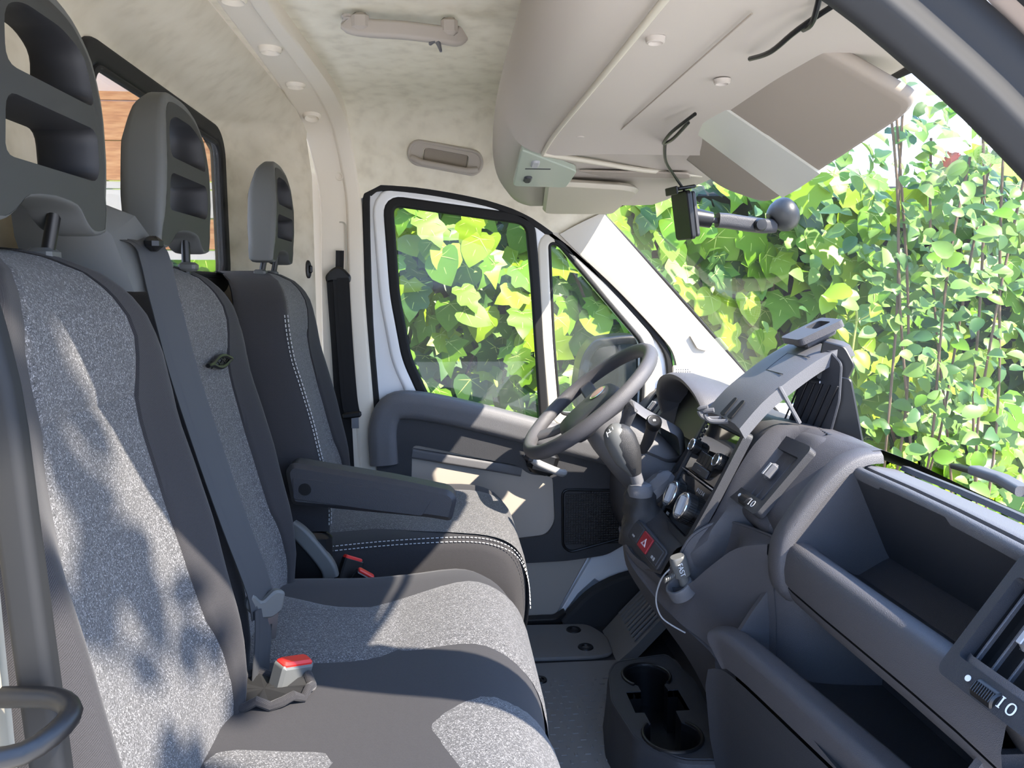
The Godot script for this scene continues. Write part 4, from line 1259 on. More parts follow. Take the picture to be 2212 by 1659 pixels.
	# defroster slots on top
	for i in 6:
		g = Geo.new()
		g.box(Vector3(0.735 - i * 0.004, 0.7275 + i * 0.0006, -0.035 + i * 0.015), Vector3(0.070, 0.004, 0.005), 0.001, Basis(Vector3.UP, 0.5) * Basis(Vector3.BACK, -0.22))
		put("defroster_slot", g, M.black, db)
	# glove box under the recess
	g = Geo.new()
	var rim := V([[0.478, 0.385, 0.085], [0.492, 0.397, 0.11], [0.503, 0.401, 0.16], [0.515, 0.402, 0.24], [0.535, 0.402, 0.38], [0.555, 0.402, 0.52], [0.57, 0.402, 0.66]])
	g.sweep(Geo.smooth(rim, 3), Geo.rounded(P([[-0.026, 0.0], [-0.018, 0.008], [0.014, 0.006], [0.022, -0.006], [0.010, -0.062], [-0.026, -0.062]]), 0.006), false, Vector3.UP)
	put("glove_box_rim", g, M.dash, db, 50)
	g = Geo.new()
	rows = []
	for p in Geo.smooth(rim, 3):
		rows.append(PackedVector3Array([p + Vector3(-0.008, -0.068, 0), p + Vector3(-0.012, -0.10, 0), p + Vector3(0.0, -0.20, 0), p + Vector3(0.03, -0.34, 0), p + Vector3(0.05, -0.40, 0)]))
	g.grid(rows, false, true)
	put("glove_box_door", g, M.dash_dark, db)
	# centre stack
	var c := Vector3(0.5245, 0.6125, -0.1525)
	var up := Vector3(0.442, 0.897, 0)
	var xf := frame_of(Vector3(0, 0, 1), up, c)
	g = Geo.new()
	g.plate(Geo.rounded(P([[-0.104, 0.125], [0.112, 0.125], [0.112, -0.03], [0.106, -0.128], [-0.098, -0.128], [-0.104, -0.03]]), 0.012), [Geo.rounded(P([[-0.096, 0.116], [0.098, 0.116], [0.098, -0.02], [0.090, -0.114], [-0.088, -0.114], [-0.096, -0.02]]), 0.01)], -0.014, 0.004, xf)
	put("stack_surround", g, M.dash_dark, db, 40)
	var rd := Node3D.new(); rd.name = "radio"; db.add_child(rd, true); rd.position = c - db.position
	g = Geo.new()
	g.prism(Geo.rrect(0.188, 0.114, 0.006), -0.012, 0.0, xf * Transform3D(Basis(), Vector3(0, 0.055, 0)), 0.002)
	put("radio_face", g, M.gloss, rd)
	knob(rd, xf * Transform3D(Basis(), Vector3(-0.070, 0.050, 0)), 0.015, 0.018, "radio_knob", false)
	knob(rd, xf * Transform3D(Basis(), Vector3(0.076, 0.050, 0)), 0.015, 0.018, "radio_knob", false)
	for i in 5:
		g = Geo.new()
		g.box(xf * Vector3(-0.036 + i * 0.018, 0.036, 0.001), Vector3(0.016, 0.026, 0.003), 0.001, xf.basis)
		put("radio_key", g, M.black, rd)
	g = Geo.new()
	g.box(xf * Vector3(0.0, 0.012, 0.002), Vector3(0.085, 0.018, 0.006), 0.002, xf.basis)
	put("preset_bar", g, M.dash_dark, rd)
	lettering("- - -", 0.012, xf * Transform3D(Basis(), Vector3(0.0, 0.012, 0.0055)), M.silver, rd)
	for i in 5:
		g = Geo.new()
		g.box(xf * Vector3(-0.086, 0.066 + i * 0.011, 0.001), Vector3(0.010, 0.008, 0.003), 0.001, xf.basis)
		put("side_key", g, M.black, rd)
	g = Geo.new()
	g.box(xf * Vector3(0, -0.005, 0.001), Vector3(0.192, 0.003, 0.004), 0.001, xf.basis)
	put("chrome_strip", g, M.chrome, db)
	var ac := Node3D.new(); ac.name = "climate_panel"; db.add_child(ac, true); ac.position = c - db.position
	g = Geo.new()
	g.prism(Geo.rounded(P([[-0.095, -0.008], [0.097, -0.008], [0.090, -0.113], [-0.087, -0.113]]), 0.006), -0.012, 0.0, xf, 0.002)
	put("panel_face", g, M.gloss, ac)
	knob(ac, xf * Transform3D(Basis(), Vector3(-0.042, -0.062, 0)), 0.031, 0.022, "climate_knob", true)
	knob(ac, xf * Transform3D(Basis(), Vector3(0.038, -0.066, 0)), 0.031, 0.022, "climate_knob", true)
	lettering("0 1 2 3 4", 0.011, xf * Transform3D(Basis(), Vector3(0.045, -0.024, 0.0008)), M.silver, ac)
	lettering("MAX", 0.008, xf * Transform3D(Basis(), Vector3(-0.055, -0.105, 0.0008)), M.silver, ac)
	# vents
	vent(db, -0.028, 0.078, Vector2(0.640, 0.712), Vector2(0.574, 0.632), 5)
	vent(db, 0.595, 0.715, Vector2(0.640, 0.698), Vector2(0.575, 0.606), 5)
	vent(db, -0.76, -0.66, Vector2(0.615, 0.712), Vector2(0.566, 0.645), 4)
	g = Geo.new()      # pods that carry the passenger's vents
	for z in [0.024, 0.655]:
		var w := 0.072
		var prof := Geo.smooth2(P([[0.72, 0.735], [0.672, 0.734], [0.648, 0.722], [0.612, 0.674], [0.572, 0.622], [0.552, 0.590], [0.556, 0.570], [0.588, 0.535], [0.62, 0.48]]), 4)
		for piece in [[-1.0, -0.86, false], [0.86, 1.0, false], [-0.86, 0.86, true]]:      # cheeks beside the vent, chin and brow above and below it
			for half in (2 if piece[2] else 1):
				var pr := []
				for k in 7:
					var q := lerpf(piece[0], piece[1], k / 6.0)
					var r := PackedVector3Array()
					for p in prof:
						if piece[2] and (p.y < 0.712 if half == 0 else p.y > 0.606): continue
						var e := 0.035 * pow(absf(q), 7.0)
						r.append(Vector3(p.x + e + 0.009, minf(p.y - e * 0.5, dash_top(p.x, z)), z + q * w + (0.0 if p.y > 0.57 else -q * w * (0.57 - p.y) * 5.0)))
					pr.append(r)
				g = Geo.new(); g.grid(pr)
				put("vent_pod", g, M.dash, db, 40)
	# instrument hood in front of the steering wheel
	var hood := Node3D.new(); hood.name = "instrument_hood"; db.add_child(hood, true); hood.position = Vector3(0.62, 0.74, -0.45) - db.position
	rows = []
	var lip := Geo.smooth(V([[0.585, 0.665, -0.635], [0.568, 0.725, -0.625], [0.560, 0.770, -0.575], [0.560, 0.790, -0.50], [0.562, 0.793, -0.43], [0.566, 0.783, -0.37], [0.574, 0.757, -0.315], [0.585, 0.715, -0.285], [0.598, 0.67, -0.28]]), 4)
	for q in [[0.07, -0.030, 0.80], [0.02, -0.022, 0.86], [0.002, -0.015, 0.90], [-0.003, -0.004, 0.97], [0.010, 0.0, 1.0], [0.05, -0.002, 1.0], [0.11, -0.020, 1.0], [0.18, -0.048, 1.0], [0.22, -0.075, 0.98]]:
		var r := PackedVector3Array()
		for p in lip: r.append(Vector3(p.x + q[0], maxf(p.y + q[1] * (1.0 if p.y > 0.72 else 0.3), 0.66), -0.455 + (p.z + 0.455) * q[2]))
		rows.append(r)
	g = Geo.new(); g.grid(rows)
	put("hood_shell", g, M.dash, hood, 60)
	g = Geo.new()
	g.slab([V([[0.64, 0.75, -0.60], [0.64, 0.75, -0.31]]), V([[0.60, 0.63, -0.60], [0.60, 0.63, -0.31]])], Vector3(0.01, 0, 0))
	put("instrument_lens", g, M.black, hood)
	g = Geo.new()      # inner cowl below the instruments, in front of the column
	g.slab([V([[0.585, 0.685, -0.31], [0.66, 0.70, -0.30]]), V([[0.555, 0.63, -0.325], [0.66, 0.64, -0.31]]), V([[0.525, 0.575, -0.335], [0.66, 0.58, -0.32]])], Vector3(0, 0, -0.01))
	put("cowl_cheek", g, M.dash_dark, hood)
	# document lid standing open on top
	var lid := Node3D.new(); lid.name = "document_lid"; db.add_child(lid, true); lid.position = Vector3(0.65, 0.82, -0.12) - db.position
	rows = []
	var spine := Geo.smooth2(P([[0.558, 0.738], [0.60, 0.787], [0.648, 0.827], [0.70, 0.864], [0.745, 0.888], [0.768, 0.896]]), 3)
	for p in spine:
		var r := PackedVector3Array()
		for k in 9:
			var u := k / 8.0
			r.append(Vector3(p.x, p.y + 0.004 * sin(PI * u) - 0.004 * maxf(0.0, absf(u - 0.5) - 0.42) * 12.0, lerpf(-0.222, -0.030, u)))
		rows.append(r)
	g = Geo.new(); g.slab(rows, Vector3(0.012, -0.020, 0))
	put("lid_board", g, M.dash_grey, lid, 50)
	var lx := func(u: float, along: float, lift: float) -> Vector3:
		var f := along * (spine.size() - 1)
		var i := mini(int(f), spine.size() - 2)
		var p := spine[i].lerp(spine[i + 1], f - i)
		return Vector3(p.x - lift * 0.63, p.y + lift * 0.77 + 0.003, lerpf(-0.222, -0.030, u))
	for q in [[[0.44, 0.42], [0.40, 0.60], [0.90, 0.60]], [[0.44, 0.42], [0.84, 0.42]], [[0.30, 0.82], [0.80, 0.80]]]:
		g = Geo.new()
		var ln := PackedVector3Array()
		for i in q.size() - 1:
			for k in 8: ln.append(lx.call(lerpf(q[i][0], q[i + 1][0], k / 7.0), lerpf(q[i][1], q[i + 1][1], k / 7.0), 0.0008))
		g.tube(ln, 0.0008, 5)
		put("seam", g, M.black, lid)
	g = Geo.new()
	for u in [0.50, 0.70]:
		g.prism(Geo.rounded(P([[-0.011, 0.0], [0.011, 0.0], [0.007, 0.045], [-0.007, 0.045]]), 0.006), 0.0, 0.002, frame_of(Vector3(0, 0, 1), lx.call(u, 0.2, 0.0) - lx.call(u, 0.02, 0.0), lx.call(u, 0.015, 0.0012)), 0.0)
	put("hook_slot", g, M.black_matte, lid)
	for u in [0.40, 0.58]:
		g = Geo.new()
		g.tube(Geo.smooth(PackedVector3Array([lx.call(u + 0.10, 0.0, -0.004), lx.call(u, -0.02, 0.004) + Vector3(-0.022, -0.004, 0), lx.call(u - 0.02, 0.0, 0.016) + Vector3(-0.028, 0.0, 0), lx.call(u + 0.03, 0.0, 0.018) + Vector3(-0.012, 0.004, 0)]), 4), 0.005, 8)
		put("hook", g, M.dash_grey, lid)
	var cf := frame_of(Vector3(0, 0, 1), Vector3(0.82, 0.42, 0), Vector3(0.742, 0.906, -0.125))
	g = Geo.new()
	g.plate(Geo.rounded(P([[-0.048, -0.045], [0.036, -0.045], [0.052, 0.045], [-0.038, 0.045]]), 0.010), [Geo.rounded(P([[-0.028, 0.0], [0.022, 0.0], [0.028, 0.032], [-0.022, 0.032]]), 0.008)], 0.0, 0.014, cf)
	g.box(cf * Vector3(0.0, 0.0, -0.006), Vector3(0.06, 0.07, 0.014), 0.004, cf.basis)
	put("spring_clip", g, M.dash, lid, 30)
	# folding stand behind the lid
	var st := Node3D.new(); st.name = "lid_stand"; db.add_child(st, true); st.position = Vector3(0.73, 0.79, -0.05) - db.position
	var sx := frame_of(Vector3(0.35, 0, 0.94), Vector3(0.10, 0.99, 0), Vector3(0.715, 0.80, -0.055))
	g = Geo.new()
	g.prism(Geo.rounded(P([[-0.065, -0.095], [0.045, -0.095], [0.060, -0.01], [0.055, 0.06], [0.02, 0.085], [-0.03, 0.06]]), 0.010), -0.006, 0.0, sx, 0.002)
	put("stand_panel", g, M.dash_dark, st)
	for i in 6:
		g = Geo.new()
		g.box(sx * Vector3(-0.050 + i * 0.018, -0.025, 0.002), Vector3(0.0016, 0.09, 0.005), 0.0005, sx.basis * Basis(Vector3.BACK, -0.35))
		put("rib", g, M.black, st)
	g = Geo.new()
	g.box(sx * Vector3(0.005, 0.02, 0.003), Vector3(0.022, 0.006, 0.006), 0.001, sx.basis)
	put("stand_pin", g, M.steel, st)
	var sy := frame_of(Vector3(0.8, 0, 0.6), Vector3(0.05, 0.99, 0), Vector3(0.752, 0.775, -0.02))
	g = Geo.new()
	g.prism(Geo.rounded(P([[-0.02, 0.06], [0.015, 0.055], [0.045, -0.075], [-0.035, -0.075]]), 0.008), -0.006, 0.004, sy, 0.002)
	g.prism(Geo.rounded(P([[-0.04, 0.125], [0.0, 0.115], [0.02, 0.08], [0.005, 0.045], [-0.05, 0.05]]), 0.008), -0.008, 0.0, sy, 0.002)
	put("stand_wing", g, M.black, st)
	g = Geo.new()
	g.box(Vector3(0.655, 0.778, -0.03), Vector3(0.008, 0.085, 0.006), 0.002, Basis(Vector3.BACK, 0.55))
	put("stand_stay", g, M.dash_grey, st)
	# lower centre console: sloping switch shelf, bin and its rounded lip
	g = Geo.new()
	var a := V([[0.394, 0.440, -0.262], [0.396, 0.455, -0.250], [0.404, 0.480, -0.245], [0.427, 0.505, -0.245], [0.468, 0.525, -0.245]])
	var b := V([[0.412, 0.411, -0.170], [0.420, 0.440, -0.165], [0.433, 0.466, -0.160], [0.446, 0.486, -0.155], [0.480, 0.505, -0.150]])
	var d := V([[0.428, 0.433, -0.080], [0.436, 0.450, -0.078], [0.443, 0.465, -0.075], [0.456, 0.489, -0.070], [0.485, 0.505, -0.055]])
	g.grid([Geo.smooth(a, 3), Geo.smooth(b, 3), Geo.smooth(d, 3)])
	put("switch_shelf", g, M.dash_dark, db, 50)
	g = Geo.new()
	var crease := Geo.smooth(V([[0.391, 0.465, -0.262], [0.394, 0.431, -0.240], [0.405, 0.413, -0.200], [0.430, 0.397, -0.140], [0.446, 0.390, -0.080], [0.460, 0.393, -0.050], [0.480, 0.416, -0.020], [0.495, 0.453, 0.020], [0.529, 0.513, 0.080], [0.555, 0.535, 0.140]]), 4)
	var gap := Geo.smooth(V([[0.393, 0.449, -0.262], [0.396, 0.417, -0.240], [0.403, 0.403, -0.200], [0.428, 0.372, -0.140], [0.450, 0.350, -0.080], [0.466, 0.338, -0.050], [0.487, 0.328, -0.020], [0.508, 0.315, 0.010], [0.540, 0.305, 0.070], [0.572, 0.325, 0.140]]), 4)
	var inner := Geo.smooth(V([[0.396, 0.470, -0.262], [0.402, 0.450, -0.240], [0.412, 0.430, -0.200], [0.426, 0.428, -0.140], [0.437, 0.422, -0.080], [0.456, 0.414, -0.050], [0.473, 0.439, -0.010], [0.498, 0.489, 0.030], [0.524, 0.539, 0.080], [0.555, 0.568, 0.140]]), 4)
	rows = []
	for i in crease.size():
		var r := PackedVector3Array()
		r.append(gap[i] + Vector3(0.03, -0.004, 0)); r.append(gap[i])
		r.append(gap[i].lerp(crease[i], 0.5) + Vector3(0.004, 0, 0)); r.append(crease[i])
		r.append(crease[i].lerp(inner[i], 0.35) + Vector3(-0.009, 0.003, 0.0)); r.append(crease[i].lerp(inner[i], 0.75) + Vector3(-0.009, 0.007, 0.0))
		r.append(inner[i]); r.append(inner[i] + Vector3(0.012, -0.006, 0)); r.append(inner[i] + Vector3(0.022, -0.04, 0))
		rows.append(r)
	g.grid(rows)
	put("console_front", g, M.dash, db, 60)
	g = Geo.new()      # wall that turns from the console into the recess over the glove box
	rows = []
	for i in 7:
		var v := i / 6.0
		var r := PackedVector3Array()
		for q in 9:
			var u := q / 8.0
			var p0 := Vector3(0.556, 0.535, 0.135).lerp(Vector3(0.578, 0.318, 0.135), v)
			var p1 := Vector3(0.575, 0.500, 0.185).lerp(Vector3(0.60, 0.33, 0.185), v)
			var p2 := Vector3(0.73, 0.485, 0.215).lerp(Vector3(0.72, 0.345, 0.215), v)
			r.append(p0.lerp(p1, u).lerp(p1.lerp(p2, u), u))
		rows.append(r)
	g.grid(rows)
	put("recess_wall", g, M.dash, db, 60)
	g = Geo.new()      # the bin's inside, a smooth bowl
	var arc := Geo.smooth(V([[0.440, 0.440, -0.074], [0.454, 0.478, -0.052], [0.468, 0.511, -0.045], [0.485, 0.531, -0.040], [0.516, 0.550, -0.033], [0.541, 0.557, -0.018], [0.562, 0.56, 0.03], [0.572, 0.57, 0.12]]), 4)
	rows = []
	for i in arc.size():
		var u := float(i) / (arc.size() - 1)
		var e := inner[int(lerpf(16.0, inner.size() - 1.0, u))]
		var low := arc[i].lerp(e, 0.55) + Vector3(0.075 * sin(PI * minf(1.0, u + 0.15)), -0.11 * sin(PI * minf(1.0, u + 0.2)) - 0.01, 0)
		var r := PackedVector3Array()
		for k in 9:
			var w := k / 8.0
			r.append(arc[i].lerp(low, w).lerp(low.lerp(e, w), w))
		rows.append(r)
	g.grid(rows)
	put("storage_bin", g, M.dash, db, 60)
	g = Geo.new()
	g.tube(arc, 0.003, 8)
	put("bin_edge", g, M.dash, db)
	# switch row with the red hazard switch
	var sw := Node3D.new(); sw.name = "switch_row"; db.add_child(sw, true); sw.position = Vector3(0.42, 0.47, -0.16) - db.position
	var hx := frame_of(Vector3(0.025, -0.028, 0.118), Vector3(0.45, 0.85, 0.1), Vector3(0.4195, 0.471, -0.157))
	g = Geo.new(); g.prism(Geo.rrect(0.142, 0.046, 0.007), -0.008, 0.003, hx, 0.002)
	put("switch_bezel", g, M.dash_dark, sw)
	for i in 3:
		g = Geo.new()
		g.prism(Geo.rrect(0.040, 0.036, 0.003), 0.0, 0.0065 if i == 1 else 0.005, hx * Transform3D(Basis(), Vector3(-0.044 + i * 0.044, 0, 0)), 0.0015)
		put("hazard_switch" if i == 1 else "switch", g, M.red_dull if i == 1 else M.dash_dark, sw)
	g = Geo.new()
	for k in [[0.010, 0.0008], [0.0065, 0.0008]]:
		var tr := PackedVector3Array()
		for i in 3: tr.append(hx * Vector3(sin(TAU * i / 3.0) * k[0], cos(TAU * i / 3.0) * k[0] - 0.002, 0.0068))
		g.tube(tr, 0.0006, 5, true)
	put("hazard_triangle", g, M.white, sw)
	g = Geo.new()
	g.box(hx * Vector3(-0.044, -0.010, 0.0054), Vector3(0.010, 0.004, 0.001), 0.0003, hx.basis)
	put("switch_symbol", g, M.silver, sw)
	g = Geo.new()
	g.box(hx * Vector3(0.042, -0.009, 0.0054), Vector3(0.006, 0.006, 0.001), 0.0003, hx.basis)
	g.box(hx * Vector3(0.050, -0.009, 0.0054), Vector3(0.005, 0.007, 0.001), 0.0003, hx.basis)
	put("switch_symbol", g, M.silver, sw)
	g = Geo.new()      # socket ring the charger is plugged into
	var so := Transform3D(Basis(Quaternion(Vector3.UP, Vector3(-0.55, 0.80, 0.1).normalized())), Vector3(0.452, 0.425, -0.040))
	g.lathe(P([[0.020, -0.02], [0.020, 0.0], [0.022, 0.004], [0.026, 0.004], [0.028, 0.0], [0.028, -0.02]]), so, 24)
	put("socket_ring", g, M.dash_grey, db)
	# leg of the console that runs down to the floor
	g = Geo.new()
	g.ribbon(Geo.smooth(V([[0.394, 0.425, -0.258], [0.406, 0.374, -0.25], [0.453, 0.300, -0.20], [0.506, 0.226, -0.15], [0.541, 0.160, -0.12], [0.564, 0.087, -0.10], [0.564, 0.0, -0.08]]), 4), Geo.smooth(V([[0.392, 0.442, -0.25], [0.400, 0.405, -0.20], [0.444, 0.352, -0.10], [0.505, 0.306, 0.0], [0.512, 0.280, 0.01], [0.520, 0.215, 0.04], [0.535, 0.0, 0.07]]), 4), Vector3(0.03, 0.012, 0), 3)
	put("console_leg", g, M.dash, db, 50)
	g = Geo.new()
	g.slab([V([[0.50, 0.44, -0.25], [0.60, 0.42, 0.10]]), V([[0.56, 0.25, -0.22], [0.60, 0.25, 0.10]]), V([[0.60, 0.0, -0.16], [0.60, 0.0, 0.10]])], Vector3(0.04, 0, 0))
	put("console_core", g, M.black_matte, db)
	# steering column, stalk
	g = Geo.new()
	var col := []
	var ax := Vector3(0.66, -0.75, 0).normalized()
	var rt := Vector3(0, 0, 1); var fw := ax.cross(rt).normalized()
	for q in [[0.02, 0.045, 0.05], [0.045, 0.062, 0.075], [0.10, 0.070, 0.088], [0.18, 0.075, 0.095], [0.25, 0.075, 0.095]]:
		var r := PackedVector3Array()
		for p in Geo.rrect(q[2] * 2, q[1] * 2, q[1] * 0.8): r.append(Vector3(0.355, 0.725, -0.45) + ax * q[0] + rt * p.x + fw * -p.y)
		col.append(r)
	g.loft(col)
	put("column_cowl", g, M.dash_grey, db, 50)
	g = Geo.new()
	g.prism(Geo.rounded(P([[0.435, 0.745], [0.475, 0.715], [0.56, 0.67], [0.57, 0.60], [0.52, 0.58], [0.45, 0.61], [0.40, 0.67]]), 0.02), -0.50, -0.35, Transform3D(), 0.02)
	put("column_cowl", g, M.dash_grey, db, 50)
	g = Geo.new()
	g.tube(V([[0.462, 0.625, -0.36], [0.458, 0.655, -0.31], [0.455, 0.69, -0.265], [0.4535, 0.702, -0.25]]), 0.014, 16, false, [0.75, 0.9, 1.0, 1.0])
	put("wiper_stalk", g, M.dash_dark, db)
	g = Geo.new()
	var tip := Transform3D(Basis(Quaternion(Vector3.UP, Vector3(-0.1, 0.7, 0.7).normalized())), Vector3(0.4535, 0.702, -0.25))
	g.lathe(P([[0.016, 0.0], [0.017, 0.004], [0.017, 0.018], [0.014, 0.022], [0.012, 0.0205], [0.0, 0.021]]), tip, 20)
	put("stalk_tip", g, M.black, db)
	g = Geo.new()
	g.box(tip * Vector3(0, 0.0215, 0), Vector3(0.006, 0.001, 0.005), 0.0003, tip.basis)
	put("stalk_mark", g, M.white, db)

	# steering wheel
	var sw2 := thing("steering_wheel", "black four-spoke steering wheel with a plain padded hub", "steering wheel", Vector3(0.35, 0.727, -0.45))
	var wx := frame_of(Vector3(0, 0, 1), Vector3(0.764, 0.645, 0), Vector3(0.350, 0.730, -0.45))
	g = Geo.new()
	var ring := PackedVector3Array()
	for i in 56: ring.append(wx * Vector3(cos(TAU * i / 56.0) * 0.186, sin(TAU * i / 56.0) * 0.186, 0.0))
	g.sweep(ring, Geo.circle(0.0155, 12, 1.15), true, wx.basis.z)
	put("rim", g, M.dash, sw2, 60)
	g = Geo.new()
	var pad := []
	for q in [[0.85, -0.045], [1.0, -0.030], [1.0, -0.012], [0.93, 0.0], [0.70, 0.006], [0.3, 0.009]]:
		var r := PackedVector3Array()
		for p in Geo.smooth2(P([[-0.080, 0.045], [-0.04, 0.072], [0.04, 0.072], [0.080, 0.045], [0.078, -0.02], [0.055, -0.095], [-0.055, -0.095], [-0.078, -0.02]]), 4, true): r.append(wx * Vector3(p.x * q[0], p.y * q[0], q[1] - 0.01))
		pad.append(r)
	g.loft(pad)
	put("hub_pad", g, M.dash_dark, sw2, 60)
	for q in [[-1, 1], [1, 1], [-1, -1], [1, -1]]:
		g = Geo.new()
		var p0 := wx * Vector3(q[0] * 0.062, 0.012 if q[1] > 0 else -0.07, -0.030)
		var p1 := wx * Vector3(q[0] * (0.182 if q[1] > 0 else 0.095), 0.028 if q[1] > 0 else -0.160, -0.004)
		g.sweep(PackedVector3Array([p0, p0.lerp(p1, 0.5) - wx.basis.z * 0.004, p1]), Geo.rrect(0.038, 0.016, 0.007), false, wx.basis.z)
		put("spoke", g, M.dash, sw2)
	g = Geo.new()
	g.lathe(P([[0.022, -0.002], [0.024, 0.001], [0.021, 0.002], [0.0, 0.003]]), wx * Transform3D(Basis(Vector3.RIGHT, PI / 2), Vector3(0, 0.028, 0.0)), 28)
	put("emblem", g, M.chrome, sw2)
	g = Geo.new()
	g.lathe(P([[0.0195, 0.0022], [0.018, 0.0034], [0.0, 0.0036]]), wx * Transform3D(Basis(Vector3.RIGHT, PI / 2), Vector3(0, 0.028, 0.0)), 28)
	put("emblem_disc", g, M.emblem, sw2)
	g = Geo.new()
	for k in 3: g.box(wx * Vector3(-0.02 + 0.006 * k, -0.055 - 0.008 * k, -0.0045), Vector3(0.022, 0.0015, 0.001), 0.0004, wx.basis)
	put("embossed_mark", g, M.black, sw2)

	# gear lever
	var gl := thing("gear_lever", "grey gear lever with leather-look grip and wrinkled black boot", "gear lever", Vector3(0.425, 0.50, -0.24))
	g = Geo.new()
	for part in [["knob", M.leather, Vector3.ZERO, 1.0], ["knob_trim", M.head_plastic, Vector3(-0.010, 0.003, 0.0), 0.93]]:
		g = Geo.new()
		var axis := PackedVector3Array(); var wide := []
		for q in [[0.414, 0.598, 0.013], [0.409, 0.610, 0.018], [0.401, 0.630, 0.026], [0.392, 0.652, 0.031], [0.382, 0.674, 0.032], [0.374, 0.691, 0.027], [0.369, 0.700, 0.018], [0.366, 0.704, 0.006]]:
			axis.append(Vector3(q[0], q[1], -0.238) + part[2] * (1.0 if q[1] > 0.62 else 0.3)); wide.append(q[2] / 0.03 * part[3])
		g.sweep(axis, Geo.circle(0.03, 20, 0.95), false, Vector3(0, 0, 1), true, true, wide)
		put(part[0], g, part[1], gl, 60)
	g = Geo.new()
	for i in 3:
		g.box(Vector3(0.346 + i * 0.006, 0.690 + i * 0.0055, -0.222), Vector3(0.0015, 0.012, 0.0015), 0.0004, Basis(Vector3.BACK, 0.3))
	g.box(Vector3(0.352, 0.6955, -0.222), Vector3(0.015, 0.0015, 0.0015), 0.0004, Basis(Vector3.BACK, 0.5))
	put("shift_pattern", g, M.white, gl)
	g = Geo.new()
	g.tube(V([[0.412, 0.604, -0.24], [0.424, 0.565, -0.24], [0.430, 0.54, -0.242]]), 0.014, 14)
	g.lathe(P([[0.026, -0.012], [0.028, 0.0], [0.024, 0.012], [0.016, 0.016]]), Transform3D(Basis(), Vector3(0.425, 0.562, -0.24)), 20)
	put("collar", g, M.dash_grey, gl)
	g = Geo.new()
	var boot := []
	for q in [[0.425, 0.562, 0.026, 0.026], [0.426, 0.548, 0.034, 0.032], [0.430, 0.530, 0.033, 0.032], [0.432, 0.515, 0.042, 0.040], [0.435, 0.498, 0.042, 0.042], [0.438, 0.48, 0.052, 0.050], [0.442, 0.46, 0.056, 0.055], [0.446, 0.44, 0.058, 0.058]]:
		var r := PackedVector3Array()
		for i in 32:
			var a2 := TAU * i / 32.0
			var k := 1.0 + 0.07 * sin(a2 * 4.0 + q[1] * 60.0) + 0.04 * sin(a2 * 7.0 - q[1] * 90.0)
			r.append(Vector3(q[0] + cos(a2) * q[2] * k, q[1], -0.25 + sin(a2) * q[3] * k))
		boot.append(r)
	g.loft(boot)
	put("boot", g, M.leather, gl, 60)
	g = Geo.new()
	g.box(Vector3(0.468, 0.555, -0.272), Vector3(0.10, 0.05, 0.055), 0.016, Basis(Vector3.BACK, 0.7))
	put("lever_housing", g, M.dash_grey, gl)

	# cup holder console on the floor
	var cc := thing("cup_holder_console", "black floor console with two round cup holders beside the passenger bench", "cup holder", Vector3(0.44, 0, -0.12))
	var flat := Transform3D(Basis(Vector3.RIGHT, Vector3(0, 0, 1), Vector3.UP), Vector3.ZERO)      # polygon (x, z) laid flat, height along y
	var outline := Geo.rounded(P([[0.392, -0.31], [0.525, -0.335], [0.55, -0.20], [0.525, 0.085], [0.43, 0.075], [0.362, 0.0], [0.345, -0.14], [0.365, -0.26]]), 0.02)
	var hole := PackedVector2Array()
	for i in 15: hole.append(Vector2(0.447, -0.235) + Vector2.from_angle(lerpf(2.20, 7.22, i / 14.0)) * 0.050)
	hole.append_array(P([[0.478, -0.172], [0.500, -0.172], [0.500, -0.090], [0.470, -0.090]]))
	for i in 15: hole.append(Vector2(0.437, -0.005) + Vector2.from_angle(lerpf(-0.95, 4.09, i / 14.0)) * 0.054)
	hole.append_array(P([[0.404, -0.090], [0.385, -0.090], [0.385, -0.172], [0.418, -0.172]]))
	g = Geo.new()
	g.plate(outline, [hole], 0.118, 0.135, flat)
	put("console_top", g, M.dash_dark, cc, 40)
	g = Geo.new()
	rows = []
	var mid := Vector2(0.45, -0.12)
	for q in [[1.10, 0.0], [1.07, 0.03], [1.035, 0.075], [1.02, 0.112], [1.0, 0.128], [0.97, 0.136]]:
		var r := PackedVector3Array()
		for p in outline:
			var o: Vector2 = mid + (p - mid) * q[0]
			r.append(Vector3(o.x, q[1], o.y))
		rows.append(r)
	g.grid(rows, true)
	put("console_body", g, M.dash_dark, cc, 50)
	g = Geo.new()
	rows = []
	for y in [0.133, 0.06, 0.035]:
		var r := PackedVector3Array()
		for p in hole: r.append(Vector3(p.x, y, p.y))
		rows.append(r)
	g.grid(rows, true)
	var ix := Geometry2D.triangulate_polygon(hole)
	for i in range(0, ix.size(), 3): g.tri(Vector3(hole[ix[i]].x, 0.035, hole[ix[i]].y), Vector3(hole[ix[i + 1]].x, 0.035, hole[ix[i + 1]].y), Vector3(hole[ix[i + 2]].x, 0.035, hole[ix[i + 2]].y))
	put("cup_well", g, M.black, cc)
	for q in [[0.447, -0.235, 0.053, 2.35, 7.07], [0.437, -0.005, 0.057, -0.80, 3.94]]:
		g = Geo.new()
		var arc2 := PackedVector3Array()
		for i in 24: arc2.append(Vector3(q[0] + cos(lerpf(q[3], q[4], i / 23.0)) * q[2], 0.136, q[1] + sin(lerpf(q[3], q[4], i / 23.0)) * q[2]))
		g.tube(arc2, 0.004, 8)
		put("cup_rim", g, M.black, cc)

